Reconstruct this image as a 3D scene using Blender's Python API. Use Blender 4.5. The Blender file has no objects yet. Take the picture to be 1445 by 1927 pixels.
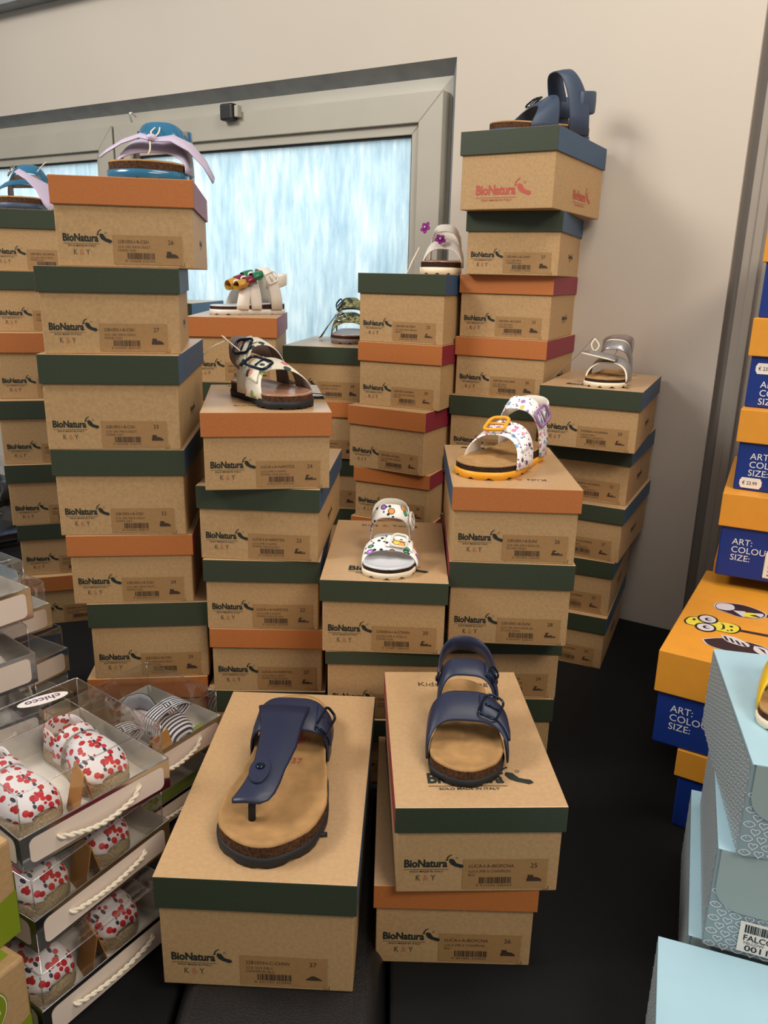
import bpy, math, random
from mathutils import Vector, Matrix
random.seed(7)
SC = bpy.context.scene
COL = SC.collection
PI = math.pi

# ------------------------------------------------------------------ camera
F_PX, PITCH, ROLL, EYE = 1489.3, 0.28902, 0.023075, 0.65582
cd = bpy.data.cameras.new('camera')
cam = bpy.data.objects.new('camera', cd)
COL.objects.link(cam)
cd.sensor_fit = 'VERTICAL'
cd.sensor_height = 36.0
cd.lens = F_PX / 1927 * 36.0
cd.clip_start = 0.02
_cp, _sp, _cr, _sr = math.cos(PITCH), math.sin(PITCH), math.cos(ROLL), math.sin(ROLL)
_R = Vector((1, 0, 0)); _D = Vector((0, -_sp, -_cp)); _F = Vector((0, _cp, -_sp))
_U = _R * _cr - _D * _sr
_V = _R * _sr + _D * _cr
cam.matrix_world = Matrix(((_U.x, -_V.x, -_F.x, 0), (_U.y, -_V.y, -_F.y, 0), (_U.z, -_V.z, -_F.z, EYE), (0, 0, 0, 1)))
SC.camera = cam

# ------------------------------------------------------------------ wall frame (the wall runs obliquely behind the table)
WALL_O = Vector((0.5084, 1.4896, 0)); WALL_A = math.radians(-31)
WT = Vector((math.cos(WALL_A), math.sin(WALL_A), 0)); WN = Vector((-WT.y, WT.x, 0))

# ------------------------------------------------------------------ world, lights, exposure
W = bpy.data.worlds.new('world'); SC.world = W; W.use_nodes = True
bg = W.node_tree.nodes['Background']
bg.inputs[0].default_value = (0.90, 0.89, 0.87, 1)
bg.inputs[1].default_value = 0.36
SC.view_settings.view_transform = 'Standard'
SC.view_settings.look = 'None'
SC.view_settings.exposure = 0.0
SC.view_settings.gamma = 1.0
SC.view_settings.use_curve_mapping = False


def lamp(name, loc, target, sx, sy, watt, col):
    l = bpy.data.lights.new(name, 'AREA'); l.shape = 'RECTANGLE'; l.size = sx; l.size_y = sy
    l.energy = watt; l.color = col
    o = bpy.data.objects.new(name, l); COL.objects.link(o); o.location = loc
    o.rotation_euler = (Vector(target) - Vector(loc)).to_track_quat('-Z', 'Y').to_euler()
    return o


lamp('overhead_light', (-1.75, 0.60, 2.0), (0.0, 1.2, 0.4), 0.8, 0.6, 38, (1.0, 0.94, 0.86))
lamp('overhead_light', (0.95, -0.45, 1.85), (0.0, 0.95, 0.25), 0.9, 0.5, 23, (1.0, 0.88, 0.74))
lamp('overhead_light', (0.42, 0.72, 1.88), (0.42, 0.85, 0.0), 0.6, 0.4, 10, (1.0, 0.90, 0.78))  # added fill, brightens the lower right wall and the box tops
_wc = WALL_O + WT * -1.25 + WN * 0.42 + Vector((0, 0, 1.32))
lamp('daylight', _wc, WALL_O + WT * -1.25 + Vector((0, 0, 0.80)), 2.4, 0.7, 50, (0.90, 0.965, 1.0))


# ------------------------------------------------------------------ helpers
def lin(c):
    return tuple(((x / 255) / 12.92 if x / 255 <= 0.04045 else ((x / 255 + 0.055) / 1.055) ** 2.4) for x in c) + (1,)


def mat(name, col, rough=0.6, metal=0.0, spec=0.5, var=0.0, scale=40, bump=0.0, bscale=200, col2=None):
    m = bpy.data.materials.new(name); m.use_nodes = True
    nt = m.node_tree; b = nt.nodes['Principled BSDF']
    b.inputs['Base Color'].default_value = lin(col)
    b.inputs['Roughness'].default_value = rough
    b.inputs['Metallic'].default_value = metal
    b.inputs['Specular IOR Level'].default_value = spec
    if var > 0 or bump > 0:
        tc = nt.nodes.new('ShaderNodeTexCoord')
    if var > 0:
        n = nt.nodes.new('ShaderNodeTexNoise'); n.inputs['Scale'].default_value = scale; n.inputs['Detail'].default_value = 6
        nt.links.new(tc.outputs['Object'], n.inputs['Vector'])
        r = nt.nodes.new('ShaderNodeValToRGB')
        c2 = col2 or tuple(max(0, x * (1 - var)) for x in col)
        r.color_ramp.elements[0].position = 0.3; r.color_ramp.elements[0].color = lin(c2)
        r.color_ramp.elements[1].position = 0.7; r.color_ramp.elements[1].color = lin(col)
        nt.links.new(n.outputs['Fac'], r.inputs['Fac'])
        nt.links.new(r.outputs['Color'], b.inputs['Base Color'])
    if bump > 0:
        n2 = nt.nodes.new('ShaderNodeTexNoise'); n2.inputs['Scale'].default_value = bscale; n2.inputs['Detail'].default_value = 3
        nt.links.new(tc.outputs['Object'], n2.inputs['Vector'])
        bp = nt.nodes.new('ShaderNodeBump'); bp.inputs['Strength'].default_value = bump; bp.inputs['Distance'].default_value = 0.002
        nt.links.new(n2.outputs['Fac'], bp.inputs['Height'])
        nt.links.new(bp.outputs['Normal'], b.inputs['Normal'])
    return m


def ramp_node(nt, stops, const=True):
    r = nt.nodes.new('ShaderNodeValToRGB'); cr = r.color_ramp
    if const: cr.interpolation = 'CONSTANT'
    while len(cr.elements) < len(stops): cr.elements.new(0.5)
    for e, (p, c) in zip(cr.elements, stops): e.position = p; e.color = lin(c)
    return r


def mixc(nt, fac, a, b):
    m = nt.nodes.new('ShaderNodeMix'); m.data_type = 'RGBA'
    nt.links.new(fac, m.inputs[0])
    for s, x in ((6, a), (7, b)):
        if isinstance(x, tuple): m.inputs[s].default_value = lin(x)
        else: nt.links.new(x, m.inputs[s])
    return m.outputs[2]


def less(nt, v, t):
    m = nt.nodes.new('ShaderNodeMath'); m.operation = 'LESS_THAN'; nt.links.new(v, m.inputs[0]); m.inputs[1].default_value = t
    return m.outputs[0]


def mult(nt, a, b):
    m = nt.nodes.new('ShaderNodeMath'); m.operation = 'MULTIPLY'; nt.links.new(a, m.inputs[0]); nt.links.new(b, m.inputs[1])
    return m.outputs[0]


def mat_dots(name, base, palette, scale, rad, mark, mscale, mrad, ring=None, rough=0.5, mstretch=(1, 1, 1), patchy=False):
    """printed fabric: round coloured motifs with a second layer of small marks"""
    m = bpy.data.materials.new(name); m.use_nodes = True
    nt = m.node_tree; b = nt.nodes['Principled BSDF']; b.inputs['Roughness'].default_value = rough
    tc = nt.nodes.new('ShaderNodeTexCoord')
    mp = nt.nodes.new('ShaderNodeMapping'); nt.links.new(tc.outputs['Object'], mp.inputs[0]); mp.inputs['Scale'].default_value = mstretch
    mp.inputs['Rotation'].default_value = (0.4, 0.6, 0.7)
    v2 = nt.nodes.new('ShaderNodeTexVoronoi'); v2.inputs['Scale'].default_value = mscale; nt.links.new(mp.outputs[0], v2.inputs['Vector'])
    col = mixc(nt, less(nt, v2.outputs['Distance'], mrad), base, mark)
    v = nt.nodes.new('ShaderNodeTexVoronoi'); v.inputs['Scale'].default_value = scale; nt.links.new(tc.outputs['Object'], v.inputs['Vector'])
    sep = nt.nodes.new('ShaderNodeSeparateColor'); nt.links.new(v.outputs['Color'], sep.inputs[0])
    n = len(palette)
    rp = ramp_node(nt, [(i / n, c) for i, c in enumerate(palette)]); nt.links.new(sep.outputs[0], rp.inputs[0])
    if ring: col = mixc(nt, less(nt, v.outputs['Distance'], rad * 1.22), col, ring)
    col = mixc(nt, less(nt, v.outputs['Distance'], rad), col, rp.outputs[0])
    if ring:
        col = mixc(nt, less(nt, v.outputs['Distance'], rad * 0.3), col, (250, 235, 200))
    nt.links.new(col, b.inputs['Base Color'])
    return m


def mat_camo(name):
    m = bpy.data.materials.new(name); m.use_nodes = True
    nt = m.node_tree; b = nt.nodes['Principled BSDF']; b.inputs['Roughness'].default_value = 0.55
    tc = nt.nodes.new('ShaderNodeTexCoord'); n = nt.nodes.new('ShaderNodeTexNoise'); n.inputs['Scale'].default_value = 75; n.inputs['Detail'].default_value = 1.5
    nt.links.new(tc.outputs['Object'], n.inputs['Vector'])
    r = ramp_node(nt, [(0, (40, 42, 32)), (0.44, (98, 104, 62)), (0.53, (150, 150, 100)), (0.62, (80, 72, 48))])
    nt.links.new(n.outputs['Fac'], r.inputs[0]); nt.links.new(r.outputs[0], b.inputs['Base Color'])
    return m


def mat_stripes(name, a, c, scale, axis='X'):
    m = bpy.data.materials.new(name); m.use_nodes = True
    nt = m.node_tree; b = nt.nodes['Principled BSDF']; b.inputs['Roughness'].default_value = 0.8
    uv = nt.nodes.new('ShaderNodeUVMap'); w = nt.nodes.new('ShaderNodeTexWave'); w.bands_direction = axis
    w.inputs['Scale'].default_value = scale; nt.links.new(uv.outputs[0], w.inputs['Vector'])
    nt.links.new(mixc(nt, less(nt, w.outputs['Fac'], 0.5), a, c), b.inputs['Base Color'])
    return m


def mat_clear(name, tint=(0.96, 0.97, 0.98), lo=0.05, hi=0.55, rough=0.04, blend=0.25):
    m = bpy.data.materials.new(name); m.use_nodes = True
    nt = m.node_tree; nt.nodes.remove(nt.nodes['Principled BSDF']); out = nt.nodes['Material Output']
    t = nt.nodes.new('ShaderNodeBsdfTransparent'); t.inputs[0].default_value = (*tint, 1)
    g = nt.nodes.new('ShaderNodeBsdfGlossy'); g.inputs['Roughness'].default_value = rough
    lw = nt.nodes.new('ShaderNodeLayerWeight'); lw.inputs[0].default_value = blend
    mr = nt.nodes.new('ShaderNodeMapRange'); mr.inputs[3].default_value = lo; mr.inputs[4].default_value = hi
    nt.links.new(lw.outputs['Facing'], mr.inputs[0])
    mx = nt.nodes.new('ShaderNodeMixShader'); nt.links.new(mr.outputs[0], mx.inputs[0]); nt.links.new(t.outputs[0], mx.inputs[1]); nt.links.new(g.outputs[0], mx.inputs[2])
    nt.links.new(mx.outputs[0], out.inputs[0])
    return m


def mat_frosted(name):
    m = bpy.data.materials.new(name); m.use_nodes = True
    nt = m.node_tree; nt.nodes.remove(nt.nodes['Principled BSDF']); out = nt.nodes['Material Output']
    tc = nt.nodes.new('ShaderNodeTexCoord')
    mp = nt.nodes.new('ShaderNodeMapping'); mp.inputs['Scale'].default_value = (75, 75, 14); nt.links.new(tc.outputs['Object'], mp.inputs[0])
    n = nt.nodes.new('ShaderNodeTexNoise'); n.inputs['Scale'].default_value = 1; n.inputs['Detail'].default_value = 8; n.inputs['Roughness'].default_value = 0.65
    nt.links.new(mp.outputs[0], n.inputs['Vector'])
    n2 = nt.nodes.new('ShaderNodeTexNoise'); n2.inputs['Scale'].default_value = 1; n2.inputs['Detail'].default_value = 5
    mp2 = nt.nodes.new('ShaderNodeMapping'); mp2.inputs['Scale'].default_value = (16, 16, 2.6); nt.links.new(tc.outputs['Object'], mp2.inputs[0])
    nt.links.new(mp2.outputs[0], n2.inputs['Vector'])
    r = ramp_node(nt, [(0.26, (184, 202, 210)), (0.50, (210, 222, 226)), (0.76, (244, 246, 242))], False)
    ad = nt.nodes.new('ShaderNodeMath'); ad.operation = 'MULTIPLY_ADD'; nt.links.new(n2.outputs['Fac'], ad.inputs[0]); ad.inputs[1].default_value = 0.55
    sb = nt.nodes.new('ShaderNodeMath'); sb.operation = 'SUBTRACT'; nt.links.new(n.outputs['Fac'], sb.inputs[0]); sb.inputs[1].default_value = 0.275
    nt.links.new(sb.outputs[0], ad.inputs[2]); nt.links.new(ad.outputs[0], r.inputs[0])
    t = nt.nodes.new('ShaderNodeBsdfTranslucent'); nt.links.new(r.outputs[0], t.inputs[0])
    g = nt.nodes.new('ShaderNodeBsdfGlossy'); g.inputs['Roughness'].default_value = 0.25
    mx = nt.nodes.new('ShaderNodeMixShader'); mx.inputs[0].default_value = 0.05
    nt.links.new(t.outputs[0], mx.inputs[1]); nt.links.new(g.outputs[0], mx.inputs[2]); nt.links.new(mx.outputs[0], out.inputs[0])
    return m


class MB:
    def __init__(s): s.v = []; s.f = []; s.m = []; s.uv = []; s.sm = []
    def pt(s, p, uv=None):
        s.v.append(tuple(p)); s.uv.append(uv or (p[0], p[1])); return len(s.v) - 1
    def face(s, idx, m=0, sm=False): s.f.append(tuple(idx)); s.m.append(m); s.sm.append(sm)
    def poly(s, pts, m=0): s.face([s.pt(p) for p in pts], m)
    def box(s, a, b, m=0, M=None, mm=None):
        """mm: optional dict of face -> material: bottom top front right back left"""
        x0, y0, z0 = a; x1, y1, z1 = b
        P = [Vector(p) for p in ((x0, y0, z0), (x1, y0, z0), (x1, y1, z0), (x0, y1, z0), (x0, y0, z1), (x1, y0, z1), (x1, y1, z1), (x0, y1, z1))]
        if M: P = [M @ p for p in P]
        i = [s.pt(p) for p in P]
        for k, q in (('bottom', (3, 2, 1, 0)), ('top', (4, 5, 6, 7)), ('front', (0, 1, 5, 4)), ('right', (1, 2, 6, 5)), ('back', (2, 3, 7, 6)), ('left', (3, 0, 4, 7))):
            s.face([i[j] for j in q], (mm or {}).get(k, m))
    def flat(s, vf, o, ex, ey, m):
        """lay 2-D polygons (verts, faces) on a plane"""
        o, ex, ey = Vector(o), Vector(ex), Vector(ey)
        k = len(s.v)
        for x, y in vf[0]: s.pt(o + ex * x + ey * y)
        for f in vf[1]: s.face([k + j for j in f], m)
    def loops(s, loops, m=0, closed=True, cap0=False, cap1=False, sm=True, mk=None):
        """skin a list of vertex loops; mk(j) gives a material for strip position j"""
        n = len(loops[0]); ids = []
        for L in loops: ids.append([s.pt(p if len(p) == 3 else p[:3], None if len(p) == 3 else (p[3], p[4])) for p in L])
        for a, b in zip(ids, ids[1:]):
            for j in range(n if closed else n - 1):
                k = (j + 1) % n
                s.face((a[j], a[k], b[k], b[j]), mk(j) if mk else m, sm)
        if cap0: s.face(ids[0][::-1], m)
        if cap1: s.face(ids[-1], m)
    def tube(s, pts, r, n=8, m=0, closed=False, caps=True):
        pts = [Vector(p) for p in pts]; N = len(pts); L = []
        prev = None
        for i, p in enumerate(pts):
            a = pts[i - 1] if (i > 0 or closed) else p
            b = pts[(i + 1) % N] if (i < N - 1 or closed) else p
            t = (b - a).normalized()
            u = prev - t * prev.dot(t) if prev is not None else t.orthogonal()
            if u.length < 1e-6: u = t.orthogonal()
            u.normalize(); prev = u; w = t.cross(u)
            rr = r(i / (N - 1)) if callable(r) else r
            L.append([tuple(p + u * rr * math.cos(2 * PI * k / n) + w * rr * math.sin(2 * PI * k / n)) for k in range(n)])
        if closed: L.append(L[0])
        s.loops(L, m, cap0=caps and not closed, cap1=caps and not closed)
    def ball(s, c, r, m=0, n=10, k=6):
        c = Vector(c); r = (r, r, r) if not isinstance(r, tuple) else r
        L = []
        for i in range(k + 1):
            a = PI * min(max(i / k, 0.02), 0.98)
            L.append([tuple(c + Vector((r[0] * math.sin(a) * math.cos(2 * PI * j / n), r[1] * math.sin(a) * math.sin(2 * PI * j / n), -r[2] * math.cos(a)))) for j in range(n)])
        s.loops(L, m, cap0=True, cap1=True)
    def mesh(s, name, mats):
        me = bpy.data.meshes.new(name); me.from_pydata(s.v, [], s.f)
        for m in mats: me.materials.append(m)
        me.polygons.foreach_set('material_index', s.m)
        me.polygons.foreach_set('use_smooth', s.sm)
        u = me.uv_layers.new(name='UVMap')
        li = [0] * len(me.loops); me.loops.foreach_get('vertex_index', li)
        u.data.foreach_set('uv', [c for i in li for c in s.uv[i]])
        me.update()
        return me
    def build(s, name, mats, parent=None, bevel=0.0, seg=2, M=None):
        if not isinstance(mats, (list, tuple)): mats = [mats]
        return put(name, s.mesh(name, mats), parent, bevel, seg, M)


def put(name, me, parent=None, bevel=0.0, seg=2, M=None):
    o = bpy.data.objects.new(name, me); COL.objects.link(o)
    if parent: o.parent = parent
    if M is not None: o.matrix_local = M
    if bevel:
        b = o.modifiers.new('bevel', 'BEVEL'); b.width = bevel; b.segments = seg; b.limit_method = 'ANGLE'; b.angle_limit = 0.6
    return o


def tag(o, label, cat, group=None, kind=None):
    if label: o['label'] = label
    if cat: o['category'] = cat
    if group: o['group'] = group
    if kind: o['kind'] = kind
    return o


def thing(name, label, cat, loc=(0, 0, 0), rz=0.0, group=None):
    o = bpy.data.objects.new(name, None); COL.objects.link(o); o.empty_display_size = 0.02
    o.location = loc; o.rotation_euler = (0, 0, rz)
    return tag(o, label, cat, group)


_tx = {}
def text2d(s, bold=0.0):
    """outline text as 2-D polygons, unit size"""
    k = (s, bold)
    if k not in _tx:
        cu = bpy.data.curves.new('t', 'FONT'); cu.body = s; cu.size = 1.0; cu.resolution_u = 3; cu.offset = bold
        o = bpy.data.objects.new('t', cu); me = o.to_mesh()
        v = [(p.co.x, p.co.y) for p in me.vertices]; f = [tuple(p.vertices) for p in me.polygons]
        o.to_mesh_clear(); bpy.data.objects.remove(o); bpy.data.curves.remove(cu)
        _tx[k] = (v, f)
    return _tx[k]


def fit(s, x, y, w, h, bold=0.0):
    """text scaled into the box x..x+w, y..y+h"""
    v, f = text2d(s, bold)
    x0 = min(p[0] for p in v); x1 = max(p[0] for p in v); y0 = min(p[1] for p in v); y1 = max(p[1] for p in v)
    return [(x + (p[0] - x0) / (x1 - x0) * w, y + (p[1] - y0) / (y1 - y0) * h) for p in v], f


def line_h(s, x, y, size, sx=1.0, bold=0.0):
    """text with given cap size, left aligned"""
    v, f = text2d(s, bold)
    return [(x + p[0] * size * sx, y + p[1] * size) for p in v], f


def rect2(x0, y0, x1, y1): return [(x0, y0), (x1, y0), (x1, y1), (x0, y1)], [(0, 1, 2, 3)]


def ell2(cx, cy, rx, ry, n=16, rot=0.0):
    c, s = math.cos(rot), math.sin(rot)
    return [(cx + rx * math.cos(2 * PI * k / n) * c - ry * math.sin(2 * PI * k / n) * s, cy + rx * math.cos(2 * PI * k / n) * s + ry * math.sin(2 * PI * k / n) * c) for k in range(n)], [tuple(range(n))]


def stroke2(pts, w):
    """outline of a closed 2-D path as a thin band"""
    n = len(pts); v = []
    for i in range(n):
        a, b = pts[i - 1], pts[(i + 1) % n]
        dx, dy = b[0] - a[0], b[1] - a[1]; l = math.hypot(dx, dy) or 1
        nx, ny = -dy / l * w / 2, dx / l * w / 2
        v += [(pts[i][0] + nx, pts[i][1] + ny), (pts[i][0] - nx, pts[i][1] - ny)]
    return v, [(2 * i, 2 * ((i + 1) % n), 2 * ((i + 1) % n) + 1, 2 * i + 1) for i in range(n)]


def rrect(x0, y0, x1, y1, r, n=5):
    p = []
    for cx, cy, a in ((x1 - r, y1 - r, 0), (x0 + r, y1 - r, 90), (x0 + r, y0 + r, 180), (x1 - r, y0 + r, 270)):
        for k in range(n + 1):
            t = math.radians(a + 90 * k / n); p.append((cx + r * math.cos(t), cy + r * math.sin(t)))
    return p


def interp(tab, s):
    for (a, x), (b, y) in zip(tab, tab[1:]):
        if s <= b:
            t = (s - a) / (b - a); t = max(0, min(1, t)); t = t * t * (3 - 2 * t)
            return x + (y - x) * t
    return tab[-1][1]


# ------------------------------------------------------------------ materials
K = {}
K['kraft'] = mat('kraft_board', (187, 152, 107), 0.62, spec=0.35, var=0.09, scale=260)
K['krafttop'] = mat('kraft_paper_lid', (192, 157, 116), 0.34, spec=0.9, var=0.06, scale=220)
K['green'] = mat('dark_green_paper', (55, 65, 48), 0.5, spec=0.4, var=0.08, scale=300)
K['blue'] = mat('slate_blue_paper', (50, 82, 112), 0.5, spec=0.4, var=0.06, scale=300)
K['orange'] = mat('burnt_orange_paper', (186, 112, 58), 0.5, spec=0.4, var=0.06, scale=300)
K['crimson'] = mat('crimson_paper', (134, 36, 54), 0.5, spec=0.4, var=0.06, scale=300)
K['ink'] = mat('dark_green_ink', (26, 36, 32), 0.7)
K['inkgrey'] = mat('grey_ink', (74, 62, 48), 0.7)
K['inkorange'] = mat('orange_ink', (178, 114, 72), 0.7)
K['inkred'] = mat('brick_red_ink', (182, 84, 72), 0.7)
K['sticker'] = mat('kraft_sticker', (164, 126, 80), 0.55, var=0.05, scale=200)
K['stickink'] = mat('sticker_ink', (62, 46, 34), 0.6)
K['stickmid'] = mat('faded_sticker_ink', (96, 74, 52), 0.6)
K['black'] = mat('black_tablecloth', (17, 17, 18), 0.8, spec=0.2, bump=0.15, bscale=900)
K['leather'] = mat('black_leatherette', (15, 16, 19), 0.42, spec=0.4, bump=0.4, bscale=800)
_lb = K['leather'].node_tree.nodes['Principled BSDF']; _lb.inputs['Coat Weight'].default_value = 0.35; _lb.inputs['Coat Roughness'].default_value = 0.16
K['wall'] = mat('painted_plaster', (200, 192, 181), 0.85, spec=0.25, var=0.02, scale=3, bump=0.06, bscale=160)
K['grey'] = mat('grey_painted_metal', (158, 151, 142), 0.55, spec=0.4, var=0.05, scale=6)
K['greyshade'] = mat('shaded_grey_metal', (122, 116, 110), 0.6, spec=0.3, var=0.05, scale=6)  # darker copy of the trim grey, recess shade put into the colour
K['alu'] = mat('satin_aluminium', (176, 172, 160), 0.45, spec=0.5, var=0.04, scale=8)
K['alu2'] = mat('grey_frame_sealant', (146, 152, 156), 0.7, var=0.12, scale=20)
K['gasket'] = mat('black_gasket', (30, 32, 34), 0.7)
K['frost'] = mat_frosted('frosted_glass')
K['floor'] = mat('grey_floor_tile', (88, 84, 80), 0.5, var=0.08, scale=4)
K['cork'] = mat('cork', (98, 66, 44), 0.85, spec=0.2, var=0.55, scale=330, bump=0.5, bscale=420)
K['corkdk'] = mat('dark_cork', (66, 46, 36), 0.85, spec=0.2, var=0.5, scale=330, bump=0.4, bscale=420)
K['suede'] = mat('tan_suede', (178, 138, 90), 0.8, spec=0.25, var=0.14, scale=60, bump=0.1, bscale=600)
K['silverbed'] = mat('pale_silver_leather', (206, 210, 218), 0.3, spec=0.6, var=0.03, scale=30)
K['brownbed'] = mat('rosy_brown_leather', (168, 122, 98), 0.28, spec=0.6, var=0.1, scale=30)
K['navy'] = mat('navy_rubberised_leather', (32, 40, 66), 0.42, spec=0.5, bump=0.05, bscale=500)
K['navybk'] = mat('navy_rubber_sole', (22, 24, 29), 0.65, bump=0.1, bscale=300)
K['navymetal'] = mat('dark_blue_buckle', (30, 44, 62), 0.15, metal=0.7)
K['slate'] = mat('slate_blue_leather', (52, 68, 92), 0.5)
K['white'] = mat('white_leather', (226, 218, 208), 0.45)
K['whitelin'] = mat('white_lining', (222, 216, 204), 0.6)
K['whitesole'] = mat('off_white_rubber', (234, 222, 196), 0.6)
K['yellow'] = mat('egg_yellow_rubber', (238, 166, 36), 0.5)
K['yellowlt'] = mat('yellow_leather', (232, 190, 36), 0.35)
K['purple'] = mat('lilac_plastic', (146, 112, 156), 0.4)
K['silver'] = mat('metallic_silver_leather', (158, 156, 158), 0.32, metal=0.6)
K['silvpipe'] = mat('cream_piping', (232, 222, 200), 0.5)
K['lilac'] = mat('lilac_leather', (190, 178, 204), 0.4)
K['petrol'] = mat('petrol_blue_patent', (42, 104, 140), 0.18)
K['greybrown'] = mat('grey_brown_leather', (120, 104, 98), 0.6)
K['emerald'] = mat('emerald_patent', (28, 112, 78), 0.25)
K['maroon'] = mat('maroon_patent', (118, 28, 54), 0.25)
K['mustard'] = mat('mustard_patent', (188, 136, 44), 0.3)
K['magenta'] = mat('magenta_metallic', (150, 44, 140), 0.25, metal=0.5)
K['camo'] = mat_camo('camouflage_print')
K['smiley'] = mat_dots('smiley_flower_print', (240, 238, 232), [(244, 150, 50), (230, 110, 90), (160, 104, 200), (60, 160, 110), (244, 200, 70), (236, 130, 60)], 66, 0.29, (30, 26, 26), 120, 0.27, ring=(40, 30, 50))
K['unicorn'] = mat_dots('unicorn_print', (244, 240, 240), [(226, 120, 170), (240, 150, 180), (120, 170, 210), (160, 120, 180), (90, 70, 90), (240, 190, 80)], 105, 0.36, (96, 70, 96), 210, 0.26)
K['dino'] = mat_dots('dinosaur_print', (226, 220, 202), [(40, 62, 58), (216, 104, 90), (226, 220, 202), (226, 220, 202), (150, 160, 110), (226, 150, 130)], 58, 0.33, (190, 200, 190), 120, 0.18)
K['cherry'] = mat_dots('cherry_print', (238, 234, 236), [(196, 26, 40), (206, 36, 48), (182, 20, 36), (210, 50, 60)], 118, 0.40, (32, 40, 70), 150, 0.26, mstretch=(1, 0.35, 1))
K['jute'] = mat('woven_jute', (186, 166, 130), 0.9, var=0.25, scale=420, bump=0.8, bscale=500)
K['stripe'] = mat_stripes('navy_white_stripe', (34, 36, 60), (226, 226, 230), 75, 'Y')
K['mirror'] = mat('silver_mirror_card', (206, 204, 200), 0.14, metal=1.0)
K['panel'] = mat('cream_label_paper', (226, 210, 196), 0.4)
K['inner'] = mat('white_card', (226, 220, 210), 0.6)
K['rope'] = mat('ivory_rope', (236, 226, 206), 0.5)
K['clear'] = mat_clear('clear_plastic', (0.985, 0.985, 0.985), 0.02, 0.30, 0.03, 0.3)
K['edgeglint'] = mat_clear('plastic_edge_glint', (0.96, 0.97, 0.98), 0.25, 0.75, 0.12, 0.4)
K['tagkraft'] = mat('brown_card', (182, 128, 62), 0.6, var=0.06, scale=90)
K['tagpurple'] = mat('purple_ink', (84, 60, 100), 0.6)
K['limegreen'] = mat('lime_green_card', (132, 152, 58), 0.6)
K['oboxlid'] = mat('marigold_card', (222, 150, 46), 0.42, var=0.03, scale=60)
K['oboxbody'] = mat('royal_blue_card', (16, 48, 128), 0.42, var=0.04, scale=60)
K['whiteink'] = mat('white_ink', (226, 226, 230), 0.6)
K['pricetag'] = mat('white_price_label', (232, 224, 216), 0.5)
K['blackink'] = mat('black_ink', (22, 20, 22), 0.6)
K['popyellow'] = mat('printed_yellow', (222, 206, 66), 0.45)
K['poplilac'] = mat('printed_pale_lilac', (206, 198, 206), 0.45)
K['popbrown'] = mat('printed_dark_brown', (50, 30, 32), 0.45)
K['skyblue'] = mat('pale_blue_card', (164, 200, 216), 0.4, var=0.02, scale=30)
K['skygrey'] = mat('grey_blue_card', (136, 156, 162), 0.5, var=0.02, scale=30)
K['skyflap'] = mat('grey_flap_card', (150, 164, 162), 0.5)
K['teal'] = mat('dark_teal_tag', (50, 74, 92), 0.5)
K['kraftgreen'] = mat('apple_green_print', (122, 140, 22), 0.55)
K['darkhole'] = mat('dark_window', (46, 30, 24), 0.6)
K['redprint'] = mat('red_brand_print', (164, 40, 52), 0.6)
K['blacksoft'] = mat('black_plastic', (26, 28, 32), 0.45)
K['tissue'] = mat('white_tissue', (214, 206, 200), 0.8)


def mounted(o, off=(0, 0, 0)):
    o.location = WALL_O + WT * off[0] + WN * off[1] + Vector((0, 0, off[2])); o.rotation_euler = (0, 0, WALL_A)
    return o


# ------------------------------------------------------------------ the setting
ZT = 1.067; SR = -0.4517; SL = -2.45; ZB = 0.30; SE = 0.096
b = MB()
b.box((-3.6, 0, -0.75), (SL, 0.22, 1.9)); b.box((SL, 0, ZT), (SR, 0.22, 1.9)); b.box((SL, 0, -0.75), (SR, 0.22, ZB)); b.box((SR, 0, -0.75), (SE, 0.22, 1.9))
tag(mounted(b.build('wall_back', K['wall'])), None, None, kind='structure')
b = MB(); b.box((SE, 0.012, -0.75), (0.1125, 0.2, 1.9)); tag(mounted(b.build('trim_1', K['greyshade'])), None, None, kind='structure')
b = MB(); b.box((0.1125, 0.0, -0.75), (0.1405, 0.2, 1.9)); b.box((0.1265, -0.004, -0.75), (0.1405, 0.0, 1.9)); tag(mounted(b.build('trim_2', K['grey'], bevel=0.002)), None, None, kind='structure')
b = MB(); b.box((0.1405, 0.004, -0.75), (1.6, 0.2, 1.9)); tag(mounted(b.build('wall_right', K['grey'])), None, None, kind='structure')
b = MB(); b.box((-3.6, -0.05, 1.317), (1.6, 0.0, 1.42)); tag(mounted(b.build('trim_3', K['alu2'])), None, None, kind='structure')
b = MB(); b.box((-3.4, -1.6, -0.80), (2.4, 3.6, -0.75)); tag(b.build('floor', K['floor']), None, None, kind='structure')

win = bpy.data.objects.new('window_1', None); COL.objects.link(win); mounted(win); win['kind'] = 'structure'


def mitred(mb, x0, z0, x1, z1, wx, y0, y1, m, skip=''):
    """rectangular frame of four mitred bars between y0 and y1"""
    O = [(x0, z0), (x1, z0), (x1, z1), (x0, z1)]; I = [(x0 + wx, z0 + wx), (x1 - wx, z0 + wx), (x1 - wx, z1 - wx), (x0 + wx, z1 - wx)]
    for k in range(4):
        a, c = k, (k + 1) % 4
        q = [O[a], O[c], I[c], I[a]]
        lo = [mb.pt((p[0], y0, p[1])) for p in q]; hi = [mb.pt((p[0], y1, p[1])) for p in q]
        mb.face(lo, m); mb.face(hi[::-1], m)
        for j in range(4): mb.face((lo[j], hi[j], hi[(j + 1) % 4], lo[(j + 1) % 4]), m)


b = MB()
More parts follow.
